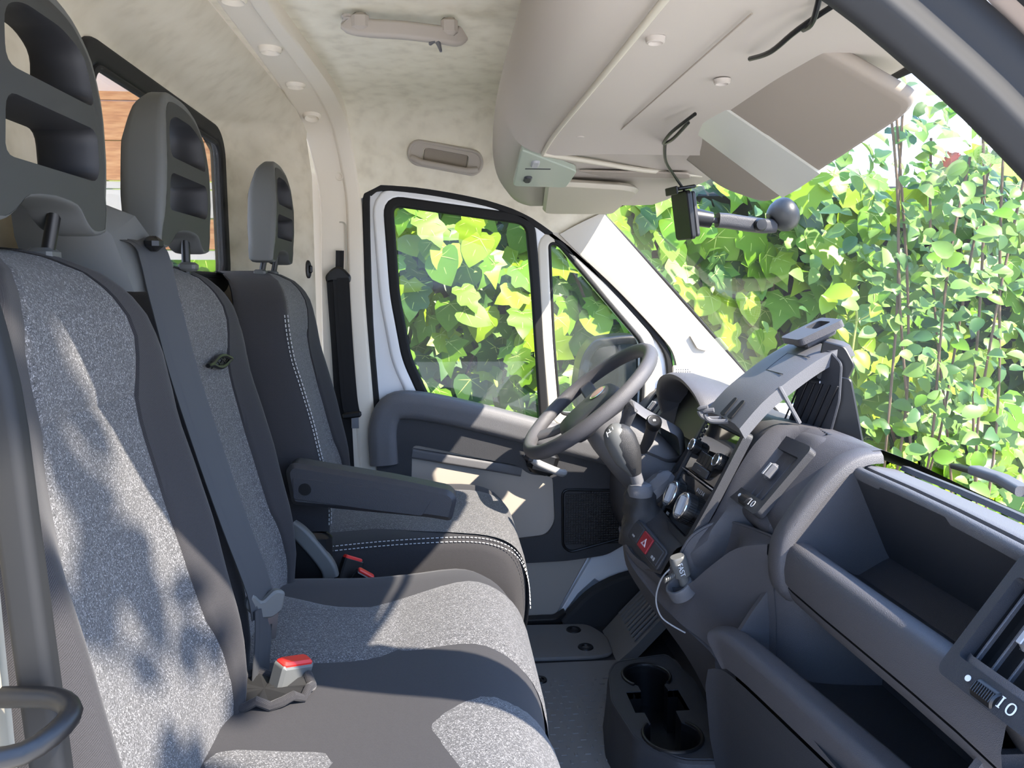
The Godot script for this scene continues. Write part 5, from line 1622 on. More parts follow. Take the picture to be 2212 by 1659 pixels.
# ---------------------------------------------------------------- overhead shelf, visor, handles
func build_overhead() -> void:
	var os := thing("overhead_shelf", "beige moulded shelf under the roof above the windscreen, with a small reading lamp", "shelf", Vector3(0.3, 1.3, 0.05))
	var rows := []
	for s in [[0.78, 0.0, 1.262, 0.0], [0.45, 0.0, 1.262, 0.0], [0.10, 0.0, 1.260, 0.0], [0.03, 0.0, 1.254, 0.0], [-0.04, 0.0, 1.240, 0.0], [-0.055, 0.0, 1.236, 0.0], [-0.06, 0.0, 1.244, 0.0], [-0.20, 0.002, 1.232, 0.0], [-0.30, 0.004, 1.226, 0.0], [-0.40, 0.008, 1.218, 0.0], [-0.50, 0.014, 1.205, 0.0], [-0.57, 0.03, 1.200, 0.0], [-0.62, 0.05, 1.215, 0.01], [-0.65, 0.08, 1.25, 0.03], [-0.66, 0.13, 1.31, 0.06]]:
		var z: float = s[0]
		var u: float = s[2]
		var front := 0.465 + 0.155 * (1.0 - pow(absf(z) / 0.845, 2.0))
		var crown := 0.075 * (1.0 - pow(absf(z) / 0.845, 2.0))
		var r := PackedVector3Array()
		for p in Geo.smooth2(P([[0.165, 1.488], [0.124, 1.425], [0.110, 1.370], [0.110, 1.330], [0.122, 1.295], [0.150, 1.268], [0.190, 1.256]]), 4):
			var k := clampf((1.40 - p.y) / 0.14, 0.0, 1.0)
			r.append(Vector3(p.x + s[1], p.y + (u - 1.256) * k, z))
		for q in [0.22, 0.24, 0.30, 0.36, 0.42, 0.46]: r.append(Vector3(minf(q + s[1] * 0.6, front - 0.01), u + 0.004 * smoothstep(0.22, 0.3, q), z))
		r.append(Vector3(front - 0.02, u + 0.006, z)); r.append(Vector3(front, maxf(u + 0.012, 1.205 + crown), z)); r.append(Vector3(front + 0.008, maxf(u + 0.03, 1.23 + crown), z))
		rows.append(r)
	var g := Geo.new(); g.grid(rows)
	put("shelf_shell", g, M.beige, os, 45)
	g = Geo.new()      # moulded inner edge that catches the light
	g.tube(Geo.smooth(V([[0.200, 1.253, 0.70], [0.196, 1.253, 0.40], [0.190, 1.252, 0.12], [0.186, 1.246, 0.02], [0.183, 1.238, -0.05]]), 3), 0.004, 8)
	g.tube(Geo.smooth(V([[0.183, 1.238, -0.05], [0.28, 1.234, -0.10], [0.40, 1.232, -0.18], [0.55, 1.236, -0.27]]), 3), 0.005, 8)
	put("shelf_ridge", g, M.beige_light, os, 60)
	g = Geo.new()
	g.tube(V([[0.30, 1.261, 0.05], [0.30, 1.2615, 0.60]]), 0.0012, 5)
	put("seam_line", g, M.visor, os)
	for p in [[0.228, 1.260, 0.52], [0.236, 1.257, 0.02], [0.36, 1.262, 0.36]]:
		g = Geo.new()
		g.lathe(P([[0.0, -0.001], [0.006, -0.001], [0.008, -0.004], [0.010, -0.003], [0.011, 0.002]]), Transform3D(Basis(), Vector3(p[0], p[1], p[2])), 16)
		put("screw_cap", g, M.beige, os)
	var ly := Vector3(0, 0.243, 0.97).normalized()
	var down := Transform3D(Basis(Vector3.RIGHT, ly, Vector3.RIGHT.cross(ly)), Vector3(0.205, 1.238, -0.12))
	var lamp := Node3D.new(); lamp.name = "reading_lamp"; os.add_child(lamp, true); lamp.position = down.origin - os.position
	g = Geo.new()
	g.prism(Geo.rounded(P([[-0.060, 0.065], [0.058, -0.030], [0.050, -0.115], [-0.060, -0.110]]), 0.012), -0.004, 0.009, down, 0.002)
	put("lamp_lens", g, M.lamp_lens, lamp, 30)
	for p in [[-0.028, 0.005], [-0.034, -0.070]]:
		g = Geo.new()
		g.prism(Geo.rrect(0.016, 0.030, 0.007), 0.005, 0.013, down * Transform3D(Basis(), Vector3(p[0], p[1], 0)), 0.003)
		put("lamp_switch", g, M.silver if p[1] > 0 else M.dash_dark, lamp)
	g = Geo.new()
	g.box(down * Vector3(-0.02, -0.02, 0.008), Vector3(0.050, 0.006, 0.003), 0.001, down.basis)
	put("lamp_slot", g, M.dash_dark, lamp)
	g = Geo.new()
	g.prism(Geo.rounded(P([[0.215, -0.245], [0.39, -0.28], [0.43, -0.31], [0.43, -0.57], [0.25, -0.57]]), 0.03), 0.0, 0.016, Transform3D(Basis(Vector3.RIGHT, Vector3(0, 0.09, 1).normalized(), Vector3(0, -1, 0.09).normalized()), Vector3(0, 1.247, 0)), 0.007)
	put("soft_pad", g, M.beige_light, os, 50)
	g = Geo.new()
	g.prism(Geo.rounded(P([[0.27, -0.19], [0.50, -0.20], [0.52, -0.245], [0.33, -0.235]]), 0.01), 0.0, 0.004, Transform3D(Basis(Vector3.RIGHT, Vector3(0, 0.07, 1).normalized(), Vector3(0, -1, 0.07).normalized()), Vector3(0, 1.246, 0)), 0.001)
	put("visor_recess", g, M.visor, os)
	# passenger's sun visor, folded down
	var sv := thing("sun_visor", "large cloth covered sun visor hanging down with a pale plastic band across it", "sun visor", Vector3(0.45, 1.24, 0.18))
	rows = []
	var poly := func(k: float, w: float) -> Vector3:      # along the hinge, then away from it
		var a := Vector3(0.395, 1.296, 0.475).lerp(Vector3(0.436, 1.278, -0.125), k)
		var b := Vector3(0.560, 1.216, 0.475).lerp(Vector3(0.612, 1.150, -0.125), k)
		return a.lerp(b, w)
	var outline := Geo.rounded(P([[0.0, 0.0], [1.0, 0.0], [1.0, 0.62], [0.86, 1.0], [0.0, 1.0]]), 0.10, 5)
	var nv: Vector3 = ((poly.call(0.5, 1.0) as Vector3) - (poly.call(0.5, 0.0) as Vector3)).cross((poly.call(1.0, 0.5) as Vector3) - (poly.call(0.0, 0.5) as Vector3)).normalized()
	if nv.y > 0: nv = -nv
	var mid := Vector2(0.5, 0.5)
	g = Geo.new()
	for q in [[0.90, -0.009], [0.97, -0.0085], [0.995, -0.005], [1.0, 0.0], [0.995, 0.005], [0.97, 0.0085], [0.90, 0.009]]:
		var r := PackedVector3Array()
		for p in Geo.dense(outline, 0.06):
			var o: Vector2 = mid + (p - mid) * (1.0 - (1.0 - q[0]) * (0.5 if true else 1.0))
			r.append((poly.call(o.x, o.y) as Vector3) + nv * q[1])
		rows.append(r)
	g.loft(rows)
	put("visor_board", g, M.visor, sv, 50)
	g = Geo.new()
	rows = []
	for j in 9:
		var w := j / 8.0
		var r := PackedVector3Array()
		for k in 7: r.append((poly.call(lerpf(0.47, 0.735, k / 6.0), lerpf(-0.01, 1.012, w)) as Vector3) + nv * (0.0125 + 0.003 * sin(PI * k / 6.0)))
		rows.append(r)
	g.slab(rows, -nv * 0.025)
	put("visor_band", g, M.band, sv, 50)
	g = Geo.new()
	g.tube(PackedVector3Array([(poly.call(0.05, -0.02) as Vector3), (poly.call(0.98, -0.02) as Vector3)]), 0.006, 8)
	put("hinge_rod", g, M.beige, sv)
	for k in [0.02, 0.28, 0.56, 0.99]:
		var p: Vector3 = poly.call(k, -0.02)
		g = Geo.new()
		g.lathe(P([[0.0, 0.014], [0.016, 0.010], [0.022, 0.0], [0.024, -0.012]]), Transform3D(Basis(Vector3.RIGHT, PI), p + Vector3(-0.012, -0.004, 0)), 16)
		g.box(p + Vector3(0.0, -0.004, 0.0), Vector3(0.03, 0.014, 0.024), 0.005)
		put("hinge_clip", g, M.beige, sv)
	# loose black leads tucked along the visor
	var ld := thing("dash_camera_lead", "thin black leads tucked along the sun visor's hinge and down to the phone holder", "cable", Vector3(0.4, 1.27, 0.2))
	for pts in [[[0.352, 1.258, 0.47], [0.350, 1.248, 0.53], [0.352, 1.252, 0.59], [0.37, 1.262, 0.64], [0.385, 1.262, 0.68]], [[0.362, 1.255, 0.58], [0.352, 1.25, 0.62], [0.34, 1.268, 0.66]], [[0.392, 1.252, 0.00], [0.372, 1.240, 0.06], [0.362, 1.242, 0.14], [0.372, 1.252, 0.22]], [[0.385, 1.246, 0.02], [0.380, 1.242, 0.09], [0.378, 1.25, 0.17]], [[0.392, 1.252, 0.00], [0.42, 1.235, -0.09], [0.47, 1.225, -0.20], [0.525, 1.20, -0.29], [0.545, 1.15, -0.29]]]:
		g = Geo.new()
		g.tube(Geo.smooth(V(pts), 5), 0.0028, 8)
		put("lead", g, M.black, ld)
	# phone holder on the windscreen
	var ph := thing("phone_holder", "empty black phone clamp on a ball-jointed arm stuck to the windscreen", "phone holder", Vector3(0.64, 1.14, -0.29))
	var far := Transform3D(Basis().scaled(Vector3.ONE * 1.197), Vector3(0.0, -0.197, -0.266))      # modelled beside the driver's seat line, then set against the glass
	var cl := frame_of(Vector3(0.14, -0.02, 1), Vector3(-0.17, 0.98, 0), Vector3(0.434, 1.128, -0.02))
	g = Geo.new(); g.prism(Geo.rrect(0.066, 0.086, 0.008), -0.006, 0.004, cl, 0.002)
	for i in g.t.size(): g.t[i] = far * g.t[i]
	put("clamp_plate", g, M.black, ph)
	g = Geo.new(); g.prism(Geo.rrect(0.05, 0.080, 0.006), -0.018, -0.010, cl, 0.002)
	for i in g.t.size(): g.t[i] = far * g.t[i]
	put("clamp_plate", g, M.dash_dark, ph)
	for s in [-1, 1]:
		g = Geo.new()
		g.box(cl * Vector3(0, s * 0.048, -0.004), Vector3(0.046, 0.006, 0.036), 0.002, cl.basis)
		g.box(cl * Vector3(0, s * 0.046, 0.016), Vector3(0.046, 0.014, 0.004), 0.001, cl.basis)
		for i in g.t.size(): g.t[i] = far * g.t[i]
	put("clamp_jaw", g, M.black, ph)
	g = Geo.new()
	g.tube(V([[0.452, 1.127, -0.02], [0.486, 1.121, -0.02]]), 0.016, 14, false, [1.0, 0.9])
	for i in g.t.size(): g.t[i] = far * g.t[i]
	put("ball_socket", g, M.black, ph)
	g = Geo.new()
	g.tube(V([[0.482, 1.122, -0.02], [0.503, 1.119, -0.02]]), 0.005, 10)
	for i in g.t.size(): g.t[i] = far * g.t[i]
	put("ball_neck", g, M.dash_dark, ph)
	g = Geo.new()
	g.sweep(V([[0.498, 1.121, -0.02], [0.515, 1.120, -0.02], [0.55, 1.115, -0.02], [0.585, 1.111, -0.02], [0.605, 1.112, -0.02]]), Geo.rrect(0.026, 0.028, 0.009), false, Vector3(0, 0, 1))
	for i in g.t.size(): g.t[i] = far * g.t[i]
	put("arm", g, M.dash_dark, ph, 50)
	for p in [[0.522, 1.119, 0.011], [0.572, 1.112, 0.012]]:
		g = Geo.new()
		g.lathe(P([[0.0, 0.010], [p[2] * 0.8, 0.009], [p[2], 0.004], [p[2], -0.004]]), Transform3D(Basis(Vector3.RIGHT, PI / 2), Vector3(p[0], p[1], -0.006)), 16)
		for i in g.t.size(): g.t[i] = far * g.t[i]
	put("arm_knob", g, M.black, ph)
	g = Geo.new()
	var cup := []
	for q in [[0.600, 1.120, 0.016], [0.607, 1.121, 0.024], [0.616, 1.126, 0.030], [0.626, 1.134, 0.031], [0.634, 1.142, 0.026], [0.637, 1.146, 0.02]]:
		var r := PackedVector3Array()
		var up := Vector3(0.6, -0.8, 0)
		for i in 20: r.append(Vector3(q[0], q[1], -0.02) + (up * cos(TAU * i / 20.0) + Vector3(0, 0, 1) * sin(TAU * i / 20.0)) * q[2])
		cup.append(r)
	g.loft(cup)
	for i in g.t.size(): g.t[i] = far * g.t[i]
	put("suction_cup", g, M.black, ph, 60)
	# grab handles
	var ch := thing("ceiling_handle", "grey curved grab handle on the roof lining with one broken end", "grab handle", Vector3(-0.06, 1.455, -0.06))
	g = Geo.new()
	var bar := Geo.smooth(V([[-0.158, 1.463, -0.065], [-0.154, 1.452, -0.062], [-0.12, 1.446, -0.058], [-0.06, 1.444, -0.058], [0.0, 1.443, -0.072], [0.030, 1.443, -0.085], [0.040, 1.452, -0.092]]), 4)
	g.sweep(bar, Geo.rrect(0.018, 0.030, 0.007), false, Vector3.UP)
	put("handle_bar", g, M.beige, ch, 50)
	g = Geo.new()
	g.box(Vector3(-0.135, 1.455, -0.055), Vector3(0.03, 0.03, 0.02), 0.006)
	put("handle_foot", g, M.beige, ch)
	g = Geo.new()
	g.box(Vector3(0.018, 1.457, -0.072), Vector3(0.03, 0.03, 0.02), 0.006)
	put("handle_foot", g, M.beige, ch)
	g = Geo.new()
	g.tube(V([[-0.005, 1.437, -0.07], [0.0, 1.424, -0.068], [0.003, 1.412, -0.062]]), 0.005, 6, false, [1.2, 0.8, 0.5])
	g.box(Vector3(-0.012, 1.428, -0.066), Vector3(0.014, 0.006, 0.006), 0.002, Basis(Vector3.BACK, 0.6))
	put("broken_tab", g, M.dash_grey, ch)
	var gh := thing("door_grab_handle", "beige oval grab handle recessed in the felt above the driver's door", "grab handle", Vector3(0.015, 1.35, -0.80))
	var hx := frame_of(Vector3(1, -0.17, 0), Vector3(0.17, 1, 0.12), Vector3(0.014, 1.352, -0.812))
	g = Geo.new()
	g.plate(Geo.rrect(0.205, 0.066, 0.030, 8), [Geo.rrect(0.125, 0.034, 0.008, 4)], 0.004, 0.016, hx)
	put("handle_surround", g, M.beige, gh, 30)
	g = Geo.new()
	var ring := PackedVector3Array()
	for p in Geo.rrect(0.198, 0.060, 0.028, 8): ring.append(hx * Vector3(p.x, p.y, 0.014))
	g.sweep(ring, Geo.circle(0.005, 8), true, hx.basis.z)
	g.tube(PackedVector3Array([hx * Vector3(-0.09, -0.016, 0.022), hx * Vector3(-0.06, -0.024, 0.030), hx * Vector3(0.06, -0.024, 0.030), hx * Vector3(0.09, -0.016, 0.022)]), 0.008, 10)
	put("handle_bar", g, M.beige, gh, 50)
	g = Geo.new()
	g.prism(Geo.rrect(0.12, 0.040, 0.008), -0.002, 0.006, hx, 0.002)
	put("handle_recess", g, M.visor, gh)
	var hk := thing("coat_hook", "small black oval coat hook on the beige bulkhead by the driver's headrest", "hook", Vector3(-0.36, 1.048, -0.75))
	g = Geo.new()
	var kx := frame_of(Vector3(0.5, 0, -0.86), Vector3(0, 1, 0), Vector3(-0.358, 1.048, -0.752))
	g.prism(Geo.smooth2(P([[0.0, 0.024], [0.007, 0.017], [0.009, 0.0], [0.007, -0.017], [0.0, -0.024], [-0.007, -0.017], [-0.009, 0.0], [-0.007, 0.017]]), 3, true), -0.004, 0.010, kx, 0.003)
	put("hook_plate", g, M.black, hk)
	g = Geo.new()
	g.box(kx * Vector3(0, 0.0, 0.013), Vector3(0.008, 0.020, 0.010), 0.003, kx.basis)
	put("hook_bar", g, M.black, hk)

# ---------------------------------------------------------------- belts, charger, mats, wiper
func strap(path: Array, width: float, across: Vector3, called: String, m: Material, parent: Node3D) -> void:
	var g := Geo.new(); var rows := []
	var p := Geo.smooth(V(path), 5)
	for i in p.size():
		var d := (p[mini(i + 1, p.size() - 1)] - p[maxi(i - 1, 0)]).normalized()
		var s := (across - d * across.dot(d)).normalized() * width / 2.0
		var n := s.cross(d).normalized()
		var r := PackedVector3Array()
		for q in [[-1.0, 0.0], [-0.55, 0.0006], [-0.5, -0.0004], [0.0, 0.0008], [0.5, -0.0004], [0.55, 0.0006], [1.0, 0.0]]: r.append(p[i] + s * q[0] + n * q[1])
		rows.append(r)
	g.slab(rows, across.cross(Vector3.UP).normalized() * 0.0015)
	put(called, g, m, parent, 60)

func build_small_things() -> void:
	# outer passenger's belt
	var sb := thing("seat_belt", "long grey seat belt hanging across the gap between the two bench backrests", "seat belt", Vector3(-0.25, 0.45, 0.38))
	strap([[-0.375, 1.062, 0.395], [-0.348, 1.045, 0.385], [-0.338, 0.989, 0.378], [-0.322, 0.898, 0.372], [-0.298, 0.791, 0.362], [-0.275, 0.70, 0.354], [-0.250, 0.607, 0.345], [-0.244, 0.565, 0.345]], 0.046, Vector3(0.45, 0, -0.9), "belt_webbing", M.belt, sb)
	strap([[-0.244, 0.575, 0.346], [-0.244, 0.54, 0.352], [-0.246, 0.49, 0.366], [-0.248, 0.445, 0.378]], 0.040, Vector3(0.3, 0, -0.95), "lap_webbing", M.belt, sb)
	var g := Geo.new()
	var tx := frame_of(Vector3(0.75, -0.15, -0.6), Vector3(-0.25, 0.9, 0.3), Vector3(-0.242, 0.578, 0.342))
	g.prism(Geo.rounded(P([[-0.028, 0.012], [-0.020, 0.018], [-0.006, 0.004], [0.010, 0.020], [0.026, 0.016], [0.026, -0.010], [0.012, -0.020], [-0.012, -0.018], [-0.028, 0.0]]), 0.006), -0.006, 0.006, tx, 0.003)
	put("tongue_grip", g, M.head_plastic, sb)
	g = Geo.new()
	g.prism(P([[0.002, -0.018], [0.022, -0.016], [0.024, -0.052], [0.016, -0.053], [0.015, -0.030], [0.012, -0.030], [0.012, -0.062], [0.004, -0.062]]), -0.0012, 0.0012, tx, 0.0)
	put("steel_tongue", g, M.steel, sb)
	var bk := thing("belt_buckle", "tall grey belt buckle with a red release button standing in the outer seat cushion", "belt buckle", Vector3(-0.21, 0.45, 0.38))
	var bx := frame_of(Vector3(0.66, -0.26, -0.70), Vector3(0.24, 0.97, -0.02), Vector3(-0.208, 0.478, 0.384))
	g = Geo.new()
	g.prism(Geo.rounded(P([[-0.025, 0.038], [0.025, 0.038], [0.022, -0.05], [-0.022, -0.05]]), 0.005), -0.014, 0.012, bx, 0.004)
	put("buckle_body", g, M.head_plastic, bk)
	g = Geo.new()
	g.box(bx * Vector3(0, 0.037, -0.001), Vector3(0.046, 0.010, 0.021), 0.003, bx.basis)
	put("release_button", g, M.red, bk)
	for i in 2: lettering(["2070  CARE", "A21787 B"][i], 0.0065, bx * Transform3D(Basis(), Vector3(0, -0.004 - 0.008 * i, 0.0122)), M.silver, bk)
	var bd := thing("belt_buckle", "low black belt buckle with red button beside the driver's cushion", "belt buckle", Vector3(-0.19, 0.42, -0.15))
	var by := frame_of(Vector3(0.7, -0.4, -0.4), Vector3(-0.35, 0.85, 0.1), Vector3(-0.190, 0.440, -0.150))
	g = Geo.new()
	g.prism(Geo.rounded(P([[-0.022, 0.020], [0.022, 0.020], [0.020, -0.04], [-0.020, -0.04]]), 0.005), -0.010, 0.010, by, 0.003)
	put("buckle_body", g, M.black, bd)
	g = Geo.new()
	g.box(by * Vector3(-0.002, 0.020, 0.001), Vector3(0.038, 0.008, 0.016), 0.002, by.basis)
	put("release_button", g, M.red, bd)
	var be := thing("belt_buckle", "second red-topped buckle tipped against the black one by the driver's cushion", "belt buckle", Vector3(-0.165, 0.42, -0.12))
	by = frame_of(Vector3(0.75, -0.55, -0.2), Vector3(0.35, 0.85, 0.1), Vector3(-0.166, 0.425, -0.125))
	g = Geo.new()
	g.prism(Geo.rounded(P([[-0.020, 0.016], [0.020, 0.016], [0.018, -0.04], [-0.018, -0.04]]), 0.004), -0.008, 0.008, by, 0.003)
	put("buckle_body", g, M.black, be)
	g = Geo.new()
	g.box(by * Vector3(0, 0.017, 0), Vector3(0.036, 0.007, 0.013), 0.002, by.basis)
	put("release_button", g, M.red, be)
	var pl := thing("parking_brake", "grey lever lying in the gap between the driver's seat and the bench", "lever", Vector3(-0.25, 0.46, -0.12))
	g = Geo.new()
	g.sweep(Geo.smooth(V([[-0.295, 0.54, -0.115], [-0.278, 0.528, -0.112], [-0.250, 0.495, -0.11], [-0.228, 0.462, -0.11], [-0.222, 0.440, -0.11]]), 4), Geo.rrect(0.030, 0.022, 0.006), false, Vector3(0, 0, 1))
	put("lever_arm", g, M.head_plastic, pl)
	g = Geo.new()
	g.box(Vector3(-0.27, 0.465, -0.125), Vector3(0.10, 0.12, 0.03), 0.01)
	put("lever_bracket", g, M.black, pl)
	# driver's belt on its pillar
	var db := thing("seat_belt", "black driver's belt hanging from a slotted loop on the grey door pillar", "seat belt", Vector3(-0.28, 0.7, -0.79))
	strap([[-0.276, 1.10, -0.798], [-0.277, 1.06, -0.792], [-0.279, 1.028, -0.786]], 0.022, Vector3(1, 0, 0), "belt_hanger", M.belt_black, db)
	g = Geo.new()
	g.prism(Geo.rounded(P([[-0.312, 1.012], [-0.316, 1.030], [-0.298, 1.050], [-0.281, 1.058], [-0.264, 1.050], [-0.246, 1.030], [-0.250, 1.012], [-0.262, 1.016], [-0.300, 1.016]]), 0.008), -0.798, -0.776, Transform3D(), 0.005)
	put("belt_loop", g, M.black, db)
	strap([[-0.290, 1.024, -0.782], [-0.287, 0.95, -0.783], [-0.283, 0.85, -0.786], [-0.280, 0.70, -0.796], [-0.275, 0.45, -0.806]], 0.046, Vector3(1, 0, 0.15), "belt_webbing", M.belt_black, db)
	strap([[-0.272, 1.026, -0.776], [-0.270, 0.95, -0.774], [-0.265, 0.82, -0.772], [-0.258, 0.70, -0.771], [-0.252, 0.655, -0.771]], 0.044, Vector3(1, 0, 0.1), "belt_webbing", M.belt_black, db)
	g = Geo.new()
	g.box(Vector3(-0.252, 0.650, -0.770), Vector3(0.052, 0.018, 0.016), 0.005, Basis(Vector3.BACK, 0.12))
	put("tongue_grip", g, M.black, db)
	g = Geo.new()
	g.box(Vector3(-0.244, 0.628, -0.770), Vector3(0.020, 0.032, 0.003), 0.001)
	put("steel_tongue", g, M.steel, db)
	# charger with its lead
	var uc := thing("phone_charger", "grey plug-in charger with white print in the console socket", "charger", Vector3(0.452, 0.43, -0.035))
	var ux := Transform3D(Basis(Quaternion(Vector3.UP, Vector3(-0.30, 0.93, 0.10).normalized())), Vector3(0.462, 0.430, -0.034))
	g = Geo.new()
	var body := []
	for q in [[0.0, 0.010, 0.010], [0.018, 0.010, 0.010], [0.020, 0.0155, 0.012], [0.045, 0.017, 0.0135], [0.058, 0.016, 0.013], [0.062, 0.013, 0.010]]:
		var r := PackedVector3Array()
		for p in Geo.rrect(q[1] * 2, q[2] * 2, q[2] * 0.9): r.append(ux * Vector3(p.x, q[0], p.y))
		body.append(r)
	g.loft(body)
	put("charger_body", g, M.charger, uc, 50)
	var fx := Transform3D(ux.basis * Basis(Vector3.UP, 0.25), ux * Vector3(0.003, 0.040, 0.0137))
	lettering("FAST", 0.013, fx * Transform3D(Basis(Vector3.BACK, -PI / 2), Vector3(-0.005, 0.0, 0.0005)), M.white, uc)
	g = Geo.new()
	for i in 5: g.lathe(P([[0.003, 0.0], [0.0065, 0.001], [0.0065, 0.003], [0.003, 0.004]]), Transform3D(Basis(Vector3.BACK, PI / 2 - 0.2), ux * Vector3(-0.016 - i * 0.0042, 0.026 - i * 0.001, 0.002)), 12)
	put("strain_relief", g, M.charger, uc)
	g = Geo.new()
	g.tube(Geo.smooth(V([[0.432, 0.460, -0.036], [0.424, 0.449, -0.040], [0.418, 0.430, -0.05], [0.414, 0.400, -0.06], [0.416, 0.375, -0.062], [0.426, 0.352, -0.06], [0.444, 0.338, -0.055], [0.470, 0.325, -0.045]]), 5), 0.0016, 8)
	put("lead", g, M.silver, uc)
	# rubber mats
	var mt := thing("floor_mat", "dark rubber floor mat with raised dashes beside the cup holder console", "floor mat", Vector3(0.2, 0, 0.1))
	g = Geo.new()
	g.prism(Geo.rounded(P([[-0.3, 0.565], [0.62, 0.565], [0.62, -0.85], [-0.3, -0.85]]), 0.03), 0.0, 0.006, Transform3D(Basis(Vector3.RIGHT, Vector3(0, 0, -1), Vector3.UP), Vector3(0, 0, 0)), 0.002)
	put("mat_sheet", g, M.mat, mt)
	g = Geo.new()
	for j in 26:
		for i in 16:
			var x := 0.145 + i * 0.026 + (0.013 if j % 2 else 0.0)
			var z := -0.47 + j * 0.026
			g.box(Vector3(x, 0.0065, z), Vector3(0.007 if (i + j) % 2 else 0.014, 0.003, 0.014 if (i + j) % 2 else 0.007), 0.0012)
	put("mat_dashes", g, M.mat, mt).set_meta("kind", "stuff")
	g = Geo.new()
	g.lathe(P([[0.008, 0.0], [0.010, 0.0035], [0.017, 0.0035], [0.019, 0.0]]), Transform3D(Basis(), Vector3(0.238, 0.006, -0.475)), 24)
	g.lathe(P([[0.0, 0.002], [0.006, 0.002], [0.007, 0.0]]), Transform3D(Basis(), Vector3(0.238, 0.006, -0.475)), 16)
	put("mat_stud", g, M.black, mt)
	var m2 := thing("floor_mat", "grey rubber driver's mat lying beyond the bench in the far footwell", "floor mat", Vector3(0.3, 0, -0.68))
	g = Geo.new()
	g.prism(Geo.rounded(P([[0.0, 0.585], [0.40, 0.575], [0.455, 0.59], [0.46, 0.70], [0.42, 0.78], [0.0, 0.80]]), 0.03), 0.0, 0.012, Transform3D(Basis(Vector3.RIGHT, Vector3(0, 0, -1), Vector3.UP), Vector3(0, 0, 0)), 0.004)
	put("mat_sheet", g, M.mat, m2)
	for p in [[0.385, -0.63], [0.37, -0.74]]:
		g = Geo.new()
		g.lathe(P([[0.010, 0.0], [0.012, 0.003], [0.020, 0.003], [0.022, 0.0]]), Transform3D(Basis(), Vector3(p[0], 0.012, p[1])), 20)
		put("mat_stud", g, M.black, m2)
	var fr := thing("foot_rest", "ribbed black rubber foot rest sloping up in the far footwell", "foot rest", Vector3(0.5, 0.0, -0.62))
	g = Geo.new()
	g.slab([V([[0.455, 0.005, -0.74], [0.455, 0.005, -0.55]]), V([[0.50, 0.055, -0.74], [0.50, 0.045, -0.55]]), V([[0.60, 0.16, -0.74], [0.60, 0.15, -0.55]]), V([[0.66, 0.20, -0.74], [0.66, 0.19, -0.55]])], Vector3(0.02, -0.02, 0))
	put("rest_pad", g, M.mat, fr, 50)
	for i in 9:
		g = Geo.new()
		g.tube(V([[0.503, 0.058, -0.735 + i * 0.021], [0.60, 0.159, -0.735 + i * 0.021]]), 0.004, 6)
		put("rib", g, M.mat, fr)
	# wiper outside the glass
	var wp := thing("windscreen_wiper", "black wiper arm parked outside along the foot of the windscreen", "wiper", Vector3(1.08, 0.61, 0.0))
	g = Geo.new()
	g.sweep(V([[1.12, 0.610, -0.20], [1.10, 0.622, -0.05], [1.07, 0.625, 0.08], [1.03, 0.62, 0.30]]), Geo.rrect(0.022, 0.012, 0.004), false, Vector3.UP)
	put("wiper_arm", g, M.black, wp)
	g = Geo.new()
	g.sweep(V([[1.085, 0.628, -0.09], [1.075, 0.632, 0.0], [1.055, 0.630, 0.08]]), Geo.rrect(0.03, 0.020, 0.007), false, Vector3.UP)
	put("wiper_head", g, M.dash_grey, wp)
	var stk := thing("windscreen_sticker", "small clear square sticker on the windscreen's edge beside the far pillar", "sticker", Vector3(0.775, 0.84, -0.765))
	g = Geo.new()
	g.prism(Geo.rrect(0.045, 0.045, 0.006), 0.0, 0.001, frame_of(Vector3(0.66, -0.74, 0), Vector3(0.35, 0.3, 0.9), Vector3(0.785, 0.838, -0.762)), 0.0)
	put("film", g, M.sticker, stk)

